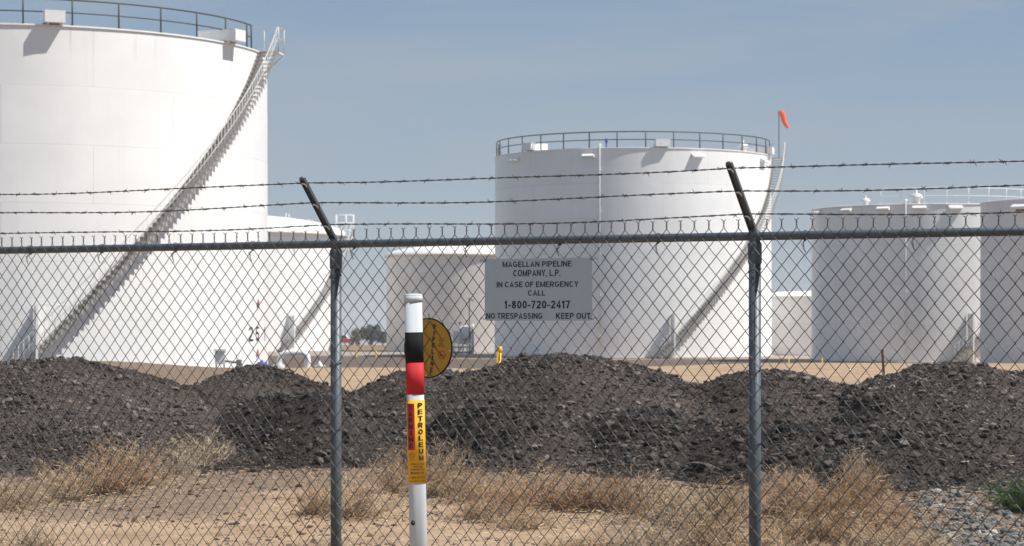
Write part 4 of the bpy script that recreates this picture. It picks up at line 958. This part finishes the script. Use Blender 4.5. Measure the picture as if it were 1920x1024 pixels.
mb = MB(); mb.tube([(tl - 0.008, 0, ht - 0.10), (tl, 0, ht - 0.03), (tl + 0.002, 0, ht), (tl + 0.003, 0, ht + 0.012)], [0.050, 0.050, 0.036, 0.008], 14); mb.build('cap', M['yellow'], ym)
mb = MB(); mb.box((tl*0.86 + 0.012, -0.046, ht*0.84), (0.018, 0.006, 0.16)); mb.build('warning_strip', M['redink'], ym)

# ------------------------------------------------------------------ chain-link fence
P1 = Vector((-0.959, 12.06, 0)); FA = math.atan2(-1.14, 2.156); SP = 2.44
fence = empty('chain_link_fence', P1, FA); tag(fence, 'galvanised chain-link fence across the whole picture, topped with three barbed wires', 'fence')
def s_at(px):
    inv = 0.08292 + (px - 630)*1.103e-5; return (12.06 - 1/inv)/0.467
ZR = 2.013; YF = -0.040
mb = MB(); mb.tube([(-4.2, 0, ZR), (-2.5, 0, ZR), (0, 0, ZR), (2.44, 0, ZR), (5.8, 0, ZR)], 0.0212, 18); mb.build('top_rail', M['galv'], fence)
pb = MB(); pb.tube([(0, 0, -0.4), (0, 0, ZR - 0.03)], 0.0300, 28); pme = pb.mesh('post'); pme.materials.append(M['galv'])
cbm = MB(); cbm.lathe([(0.0335, -0.135), (0.0345, -0.13), (0.0345, -0.045), (0.0335, -0.035), (0.026, -0.026), (0.0, -0.024)], (0, 0, ZR), 28)
cbm.lathe([(0.0265, -0.03), (0.0275, 0.02), (0.020, 0.030), (0.0, 0.031)], (0, 0, ZR), 20)   # loop round the rail
cbm.tube([(0.0, -0.030, ZR - 0.085), (0.0, -0.041, ZR - 0.085)], 0.007, 6)
cme = cbm.mesh('post_cap'); cme.materials.append(M['galv'])
# barb arm: folded channel leaning 45 degrees toward the camera side (-y)
am = MB(); AH_ = 0.318; b0 = Vector((0, -0.012, ZR + 0.018)); dirv = Vector((0, -1, 1)).normalized(); nrm = Vector((0, 1, 1)).normalized(); Lx = Vector((1, 0, 0)); L = AH_*math.sqrt(2)
def apt(t, x, n): return b0 + dirv*(t*L) + Lx*x + nrm*n
wd = lambda t: 0.0205 - 0.0035*t
segs = [0.0, 0.2, 0.26, 0.55, 0.61, 0.89, 0.95, 1.0]
prof = [(-1, -0.010), (-1, 0.006), (-0.82, 0.010), (0.82, 0.010), (1, 0.006), (1, -0.010), (0.84, -0.010), (0.80, 0.005), (-0.80, 0.005), (-0.84, -0.010)]
VV = []; FF = []
for i, t_ in enumerate(segs):
    for u, n_ in prof: VV.append(apt(t_, u*wd(t_), n_))
npf = len(prof)
for i in range(len(segs) - 1):
    for k in range(npf): FF.append((i*npf+k, i*npf+(k+1) % npf, (i+1)*npf+(k+1) % npf, (i+1)*npf+k))
FF.append(tuple(range(npf - 1, -1, -1))); FF.append(tuple((len(segs)-1)*npf + k for k in range(npf)))
am.add(VV, FF); am.tube([apt(1.0, -0.013, 0.0), apt(1.012, 0, 0.0), apt(1.0, 0.013, 0.0)], 0.010, 8)
am.tube([(0, 0, ZR - 0.01), apt(0.06, 0, -0.002)], [0.024, 0.017], 12)
ame = am.mesh('barb_arm'); ame.materials.append(M['galv'])
TW = (0.24, 0.59, 0.926)
clipm = MB()
for t_ in TW:
    clipm.tube([apt(t_ - 0.01, -0.016, 0.010), apt(t_ + 0.018, -0.010, -0.008), apt(t_ + 0.022, 0.004, -0.011), apt(t_ - 0.01, 0.010, -0.009), apt(t_ - 0.045, 0.008, -0.004)], 0.0042, 6)
clme = clipm.mesh('wire_clip'); clme.materials.append(M['white'])
for s_ in (-SP, 0, SP, 2*SP):
    p = inst('post', pme, fence, (s_, 0, 0))
    inst('post_cap', cme, p); a_ = inst('barb_arm', ame, p); inst('wire_clip', clme, p)
# barbed wires
def barbed(t_, ph0):
    mb = MB(); c_ = apt(t_, 0, 0.012); S0, S1 = -4.2, 5.8
    ss = np.arange(S0, S1, 0.0085)
    sag = lambda s: -0.016*abs(math.sin(math.pi*(s % SP)/SP)) + 0.004*math.sin(s*3.1 + ph0)
    for q in (0, math.pi):
        mb.tube([(s, c_.y + 0.0021*math.cos(s*62 + q + ph0), c_.z + sag(s) + 0.0021*math.sin(s*62 + q + ph0)) for s in ss], 0.0019, 5)
    s = S0 + 0.05 + 0.02*ph0; r = random.Random(int(ph0*10) + 3)
    while s < S1 - 0.05:
        z = c_.z + sag(s); tw = r.uniform(0, 6.28)
        for k in range(2):
            a = tw + k*1.5; dx = 0.006*(k*2 - 1)
            coil = [(s + dx + 0.0028*j/2, c_.y + 0.0044*math.cos(a + j*1.2), z + 0.0044*math.sin(a + j*1.2)) for j in range(8)]
            mb.tube(coil, 0.0018, 5)
            e0 = Vector(coil[0]); e1 = Vector(coil[-1])
            for e, sg in ((e0, -1), (e1, 1)):
                d = Vector((sg*r.uniform(0.2, 0.9), r.uniform(-1, 1), r.uniform(-1, 1))).normalized()*0.017
                mb.tube([e, e + d*0.5, e + d], [0.0018, 0.0016, 0.0006], 5)
        s += r.uniform(0.112, 0.142)
    mb.build('barbed_wire', M['barb'], fence)
for t_, q in zip(TW, (0.3, 1.9, 4.1)): barbed(t_, q)
# woven fabric
WW, HH, Z0, S00 = 0.0768, 0.0925, 1.866, 0.141
RW = 0.0021; AM = 0.0042
def picket(even):
    """even: topmost node on its left column; odd: topmost node on its right column"""
    pts = []; ztop = Z0 + 2*HH; hw = WW/2; zz = ztop; left = even
    # twisted selvage above the rail
    sgn = -1 if even else 1; xn = 0.0 if even else hw
    for j in range(9, -1, -1):
        a = j*0.95 + (0 if even else math.pi); pts.append((xn + 0.0027*math.cos(a), 0.0027*math.sin(a), ztop + 0.004 + j*0.0030))
    tip = Vector(pts[0]); fl = 1 if even else -1
    pts = [(tip.x + fl*0.012, tip.y - 0.004, tip.z + 0.010), (tip.x + fl*0.005, tip.y - 0.001, tip.z + 0.005)] + pts
    while zz > 0.06:
        nz_ = zz - HH/2
        y = -AM if left else AM                   # '\' runs lie in front, '/' runs behind
        x0, x1 = (0.0, hw) if left else (hw, 0.0)
        if zz < ztop - 1e-6:
            pass
        e = 0.10
        pts.append((x0 + (x1 - x0)*e, y, zz - HH/2*e)); pts.append((x0 + (x1 - x0)*(1 - e), y, zz - HH/2*(1 - e)))
        ov = 0.0022 if left else -0.0022          # overshoot so the loops hook into each other
        pts.append((x1 + ov, 0.0, nz_))
        zz = nz_; left = not left
    mb = MB(); mb.tube(pts, RW, 6); me = mb.mesh('mesh_wire'); me.materials.append(M['wire']); return me
PE, PO = picket(True), picket(False)
k0 = int(math.floor((-4.0 - S00)/(WW/2))); k1 = int(math.ceil((5.5 - S00)/(WW/2)))
for c_ in range(k0, k1):
    jit = 0.0012*math.sin(c_*1.7) + 0.003*math.sin(c_*0.11)
    inst('mesh_wire', PE if c_ % 2 == 0 else PO, fence, (S00 + c_*WW/2 + jit, YF + 0.006*math.sin(c_*0.19) + 0.004*math.sin(c_*0.053), 0.006*math.sin(c_*0.041) + 0.0015*math.sin(c_*2.3)), (0.0025*math.sin(c_*0.31), 0.0012*math.sin(c_*0.57), 0))
# tie wires on the rail and posts
tm = MB()
loop = [(0.004*math.sin(a*0.5), 0.0245*math.cos(a) - 0.004 - (0.014 if math.cos(a) < -0.2 else 0), ZR + 0.0245*math.sin(a)) for a in np.linspace(-0.5*math.pi - 0.2, 1.5*math.pi + 0.3, 18)]
tm.tube(loop, 0.0021, 5); tm.tube([loop[0], (0.006, -0.044, ZR - 0.045), (0.012, -0.050, ZR - 0.062), (0.004, -0.046, ZR - 0.060), (0.016, -0.049, ZR - 0.078), (0.021, -0.052, ZR - 0.086)], 0.0023, 5)
tm.tube([loop[-1], (-0.004, -0.043, ZR - 0.04), (0.004, -0.048, ZR - 0.055)], 0.0021, 5)
tme = tm.mesh('tie_wire'); tme.materials.append(M['barb'])
for px in (61, 195, 333, 478, 668, 880, 1052, 1237, 1512, 1716): inst('tie_wire', tme, fence, (s_at(px) - 0.008, 0, 0))
tp = MB(); lp_ = [(0.033*math.sin(a), -0.033*math.cos(a) - 0.004, 0.010*math.sin(a)) for a in np.linspace(-2.6, 2.6, 16)]; tp.tube(lp_, 0.0021, 5)
tp.tube([(-0.01, -0.046, 0.0), (0.012, -0.050, -0.012), (0.022, -0.050, -0.006), (0.030, -0.048, -0.022)], 0.0022, 5)
tpm = tp.mesh('tie_wire'); tpm.materials.append(M['barb'])
for s_ in (-SP, 0, SP, 2*SP):
    for z in (1.83, 1.36, 0.98, 0.62): inst('tie_wire', tpm, fence, (s_, 0, z + 0.03*math.sin(s_ + z*7)))

# ------------------------------------------------------------------ signs
def fence_pt(s, y, z): return P1 + Vector((math.cos(FA)*s - math.sin(FA)*y, math.sin(FA)*s + math.cos(FA)*y, z))
sg = empty('warning_sign', fence_pt(1.263, YF - 0.012, 1.757), FA); tag(sg, 'pale grey rectangular emergency phone sign wired to the fence', 'sign')
SW, SH = 0.622, 0.322
bm = bmesh.new(); bmesh.ops.create_cube(bm, size=1.0)
for v in bm.verts: v.co = Vector((v.co.x*SW, v.co.y*0.0026, v.co.z*SH))
bmesh.ops.bevel(bm, geom=[e for e in bm.edges if abs(e.verts[0].co.y - e.verts[1].co.y) > 1e-4], offset=0.008, segments=3, affect='EDGES')
me = bpy.data.meshes.new('sign_panel'); bm.to_mesh(me); bm.free(); me.materials.append(M['signwhite']); link(bpy.data.objects.new('sign_panel', me), sg)
def sgx(px): return (px - 1014.5)/201*SW
def sgz(py): return -(py - 543.5)/117*SH
for txt, xa, xb, ya, yb, bd in (('MAGELLAN PIPELINE', 948.5, 1077.5, 490.5, 501, 0.010), ('COMPANY, L.P.', 968.5, 1057, 506.5, 518.5, 0.010), ('IN CASE OF EMERGENCY', 937, 1090, 528.5, 539, 0.010),
                            ('CALL', 996.5, 1028.5, 544.8, 555, 0.010), ('1-800-720-2417', 952, 1075, 564.5, 579, 0.013), ('NO TRESPASSING', 917, 1023.5, 587.5, 598.5, 0.010), ('KEEP OUT', 1049, 1112.5, 587.5, 598.5, 0.010)):
    text_flat('lettering', txt, sgx(xb) - sgx(xa), (yb - ya)/117*SH, M['ink'], sg, (sgx(xa) + sgx(xb))/2, sgz((ya + yb)/2), -0.0026, bd)
for sx_ in (-1, 1):
    for sz_ in (-1, 1):
        mb = MB(); x, z = sx_*(SW/2 - 0.006), sz_*(SH/2 - 0.010)
        mb.tube([(x, 0.012, z), (x - sx_*0.004, -0.006, z + 0.002), (x + sx_*0.010, -0.004, z - 0.004), (x + sx_*0.024, 0.004, z + 0.010), (x + sx_*0.036, 0.0, z - 0.002)], 0.0019, 5); mb.build('sign_tie', M['barb'], sg)

ds = empty('round_sign', fence_pt(0.594, YF + 0.016, 1.451), FA + R_(-7)); tag(ds, 'round amber pipeline sign hung on the far side of the fence behind the marker', 'sign')
ds.rotation_euler = (0, R_(5), FA + R_(-7))
RD = 0.160
def disc(mb, R, y0, y1, seg=56, cx=0, cz=0, Ri=0.0):
    if Ri == 0:
        V = [(cx + R*math.cos(2*math.pi*k/seg), y, cz + R*math.sin(2*math.pi*k/seg)) for y in (y0, y1) for k in range(seg)]
        mb.add(V, [tuple(range(seg)), tuple(range(2*seg - 1, seg - 1, -1))] + [(k, seg + k, seg + (k + 1) % seg, (k + 1) % seg) for k in range(seg)])
    else:
        V = [(cx + r*math.cos(2*math.pi*k/seg), y, cz + r*math.sin(2*math.pi*k/seg)) for y in (y0, y1) for r in (Ri, R) for k in range(seg)]
        Fq = []
        for k in range(seg):
            k2 = (k + 1) % seg
            Fq += [(k, k2, seg + k2, seg + k), (2*seg + k, 3*seg + k, 3*seg + k2, 2*seg + k2), (seg + k, seg + k2, 3*seg + k2, 3*seg + k), (k, 2*seg + k, 2*seg + k2, k2)]
        mb.add(V, Fq)
mb = MB(); disc(mb, RD - 0.003, -0.002, 0.002); mb.build('sign_disc', M['amber'], ds)
mb = MB(); disc(mb, RD, -0.0035, 0.0035, Ri=RD - 0.006); mb.build('edge_trim', M['black'], ds)
for k, ch in enumerate('PIPELINE'):
    text_flat('letter', ch, 0.0185 if ch != 'I' else 0.0065, 0.0265, M['ink'], ds, 0.034, 0.116 - 0.0328*k, -0.0035, 0.020)
for k, (txt, w_) in enumerate((('IN CASE', 0.026), ('OF EMERGENCY', 0.040), ('CALL', 0.018), ('MAGELLAN', 0.034), ('1-800-720-2417', 0.048))):
    text_flat('small_print', txt, w_, 0.0062, M['ink'], ds, 0.086, 0.058 - 0.0098*k, -0.0035, 0.01)
mb = MB(); disc(mb, 0.024, -0.0042, -0.0030, 32, 0.094, -0.028, 0.020); mb.box((0.094, -0.0036, -0.028), (0.042, 0.0012, 0.0036), M=Matrix.Rotation(R_(45), 3, 'Y')); mb.build('no_digging_symbol', M['redink'], ds)
mb = MB(); mb.box((0.088, -0.0032, -0.030), (0.006, 0.0008, 0.018), M=Matrix.Rotation(R_(-30), 3, 'Y')); mb.box((0.099, -0.0032, -0.032), (0.012, 0.0008, 0.006), M=Matrix.Rotation(R_(30), 3, 'Y')); mb.build('digging_figure', M['ink'], ds)
for x, z in ((0.0, RD - 0.014), (RD - 0.014, 0.0), (0.0, -RD + 0.014)):
    mb = MB(); disc(mb, 0.0034, -0.0045, -0.003, 12, x, z); mb.build('rivet', M['white'], ds)
mb = MB(); mb.tube([(0, 0.0, RD - 0.02), (-0.006, -0.012, RD + 0.012), (0.0, -0.018, RD + 0.022), (0.006, -0.012, RD + 0.012), (0, 0.0, RD - 0.02)], 0.0016, 5); mb.build('hanging_wire', M['barb'], ds)

# striped marker post in front of the fence
Ym = 10.9; mk = empty('pipeline_marker', (XA(788.5, Ym), Ym, gz(XA(788.5, Ym), Ym))); tag(mk, 'tall white marker post with black, red and yellow bands in front of the fence', 'marker post')
mk.rotation_euler = (0, R_(-1.22), 0)
RM = 0.0437
def mz(py): return EYE - (py - HOR)/F*Ym
def tri(R, a): return R*(1 - 0.085*math.cos(3*(a - 0.10)))
def sleeve(mb, R, z0, z1, cap=False, seg=48):
    prof_z = [z0, z1]; b = len(mb.v)
    for z in prof_z:
        for k in range(seg):
            a = 2*math.pi*k/seg; r = tri(R, a); mb.v.append((r*math.sin(a), -r*math.cos(a), z))
    for k in range(seg): mb.f.append((b + k, b + (k + 1) % seg, b + seg + (k + 1) % seg, b + seg + k)); mb.smooth.append(True)
    mb.f.append(tuple(b + k for k in range(seg - 1, -1, -1))); mb.smooth.append(False)
    mb.f.append(tuple(b + seg + k for k in range(seg))); mb.smooth.append(False)
mb = MB(); sleeve(mb, RM*0.965, -0.3, mz(566)); mb.build('tube', M['pvc'], mk)
mb = MB(); sleeve(mb, RM*1.02, mz(566), mz(555)); 
seg = 48; b0_ = len(mb.v)
for R2, z in ((RM*1.02, mz(555)), (RM*0.985, mz(553)), (RM*0.86, mz(551.4)), (RM*0.3, mz(550.6))):
    for k in range(seg):
        a = 2*math.pi*k/seg; r = tri(R2, a); mb.v.append((r*math.sin(a), -r*math.cos(a), z + 0.0005))
for i in range(3):
    for k in range(seg): mb.f.append((b0_ + i*seg + k, b0_ + i*seg + (k+1) % seg, b0_ + (i+1)*seg + (k+1) % seg, b0_ + (i+1)*seg + k)); mb.smooth.append(True)
mb.f.append(tuple(b0_ + 3*seg + k for k in range(seg))); mb.smooth.append(False)
mb.build('cap', M['pvc'], mk)
for nm, ya, yb, mat in (('black_band', 680, 623, M['black']), ('red_band', 739.5, 680, M['red']), ('warning_label', 906, 750, M['label'])):
    mb = MB(); sleeve(mb, RM*0.965 + 0.0016, mz(ya), mz(yb)); lb = mb.build(nm, mat, mk)
RL = RM*0.965 + 0.0016
def on_tube(x, z, off): 
    a = x/RL; r = tri(RL, a) + off; return (r*math.sin(a), -r*math.cos(a), z)
def patch(name, mat, x0, x1, z0, z1, off, parent, n=10):
    mb = MB(); V = [on_tube(x0 + (x1 - x0)*i/n, z, off) for z in (z0, z1) for i in range(n + 1)]
    mb.add(V, [(i, i + 1, n + 2 + i, n + 1 + i) for i in range(n)], True); return mb.build(name, mat, parent)
def text_tube(name, txt, w, h, mat, parent, x, z, off, bold=0.02):
    v, f = text_mesh(txt, w, h, bold); mb = MB(); mb.add([on_tube(x + p[0], z + p[1], off) for p in v], f); return mb.build(name, mat, parent)
ax = lambda deg: R_(deg)*RL
patch('red_panel', M['redink'], ax(-56), ax(-5), mz(843), mz(756), 0.0007, lb)
for k, ch in enumerate('WARNING'): text_tube('letter', ch, 0.0205 if ch != 'I' else 0.0065, 0.0245, M['ink'], lb, ax(-30), mz(763 + 12.1*k), 0.0016)
for k, ch in enumerate('PETROLEUM'): text_tube('letter', ch, 0.0225, 0.0245, M['ink'], lb, ax(34), mz(759.5 + 12.3*k), 0.0016)
mb = MB(); sc_ = 24
Vr = [on_tube(ax(-28) + r*math.cos(2*math.pi*k/sc_), mz(853) + r*math.sin(2*math.pi*k/sc_), 0.0014) for r in (0.0105, 0.0135) for k in range(sc_)]
mb.add(Vr, [(k, (k+1) % sc_, sc_ + (k+1) % sc_, sc_ + k) for k in range(sc_)])
mb.add([on_tube(ax(-28) + u, mz(853) + w_, 0.0016) for u, w_ in ((-0.009, 0.007), (-0.007, 0.009), (0.009, -0.007), (0.007, -0.009))], [(0, 1, 2, 3)])
mb.build('no_digging_symbol', M['redink'], lb)
text_tube('small_print', 'DO NOT DIG', 0.024, 0.0052, M['ink'], lb, ax(-28), mz(861.5), 0.0014, 0.01)
for k, (txt, w_, h_, ang, yy) in enumerate((('BEFORE EXCAVATING', 0.070, 0.0065, 8, 869.5), ('OR IN CASE', 0.044, 0.0065, 10, 874.5), ('OF EMERGENCY CALL', 0.070, 0.0065, 8, 879.5), ('MAGELLAN', 0.050, 0.0100, 14, 886), ('1-800-720-2417', 0.074, 0.0090, 8, 894.5), ('CALL BEFORE YOU DIG', 0.074, 0.0050, 8, 901))):
    text_tube('small_print', txt, w_, h_, M['ink'], lb, ax(ang), mz(yy), 0.0014, 0.01)
patch('emblem', M['blue'], ax(-36), ax(-24), mz(888.5), mz(883.5), 0.0014, lb, 4)
mb = MB(); hv = [on_tube(-0.0235 + 0.0105*math.cos(2*math.pi*k/20), mz(979) + 0.0125*math.sin(2*math.pi*k/20), -0.0010) for k in range(20)]; mb.add(hv, [tuple(range(20))]); mb.build('painted_hole_shade', M['black'], mk)  # flat dark disc painted for the shade inside the hole

# ------------------------------------------------------------------ summer haze over the yard
m, nt, b = newmat('summer_haze'); nt.nodes.remove(b)
pv = nt.nodes.new('ShaderNodeVolumePrincipled'); pv.inputs['Color'].default_value = (0.90, 0.93, 0.97, 1); pv.inputs['Density'].default_value = 0.0005
nt.links.new(pv.outputs[0], nt.nodes['Material Output'].inputs['Volume'])
mb = MB(); mb.box((0, 2985, -22.5), (5300, 6100, 83)); hz = mb.build('haze', m); hz['kind'] = 'stuff'; hz['label'] = 'thin pale summer haze'
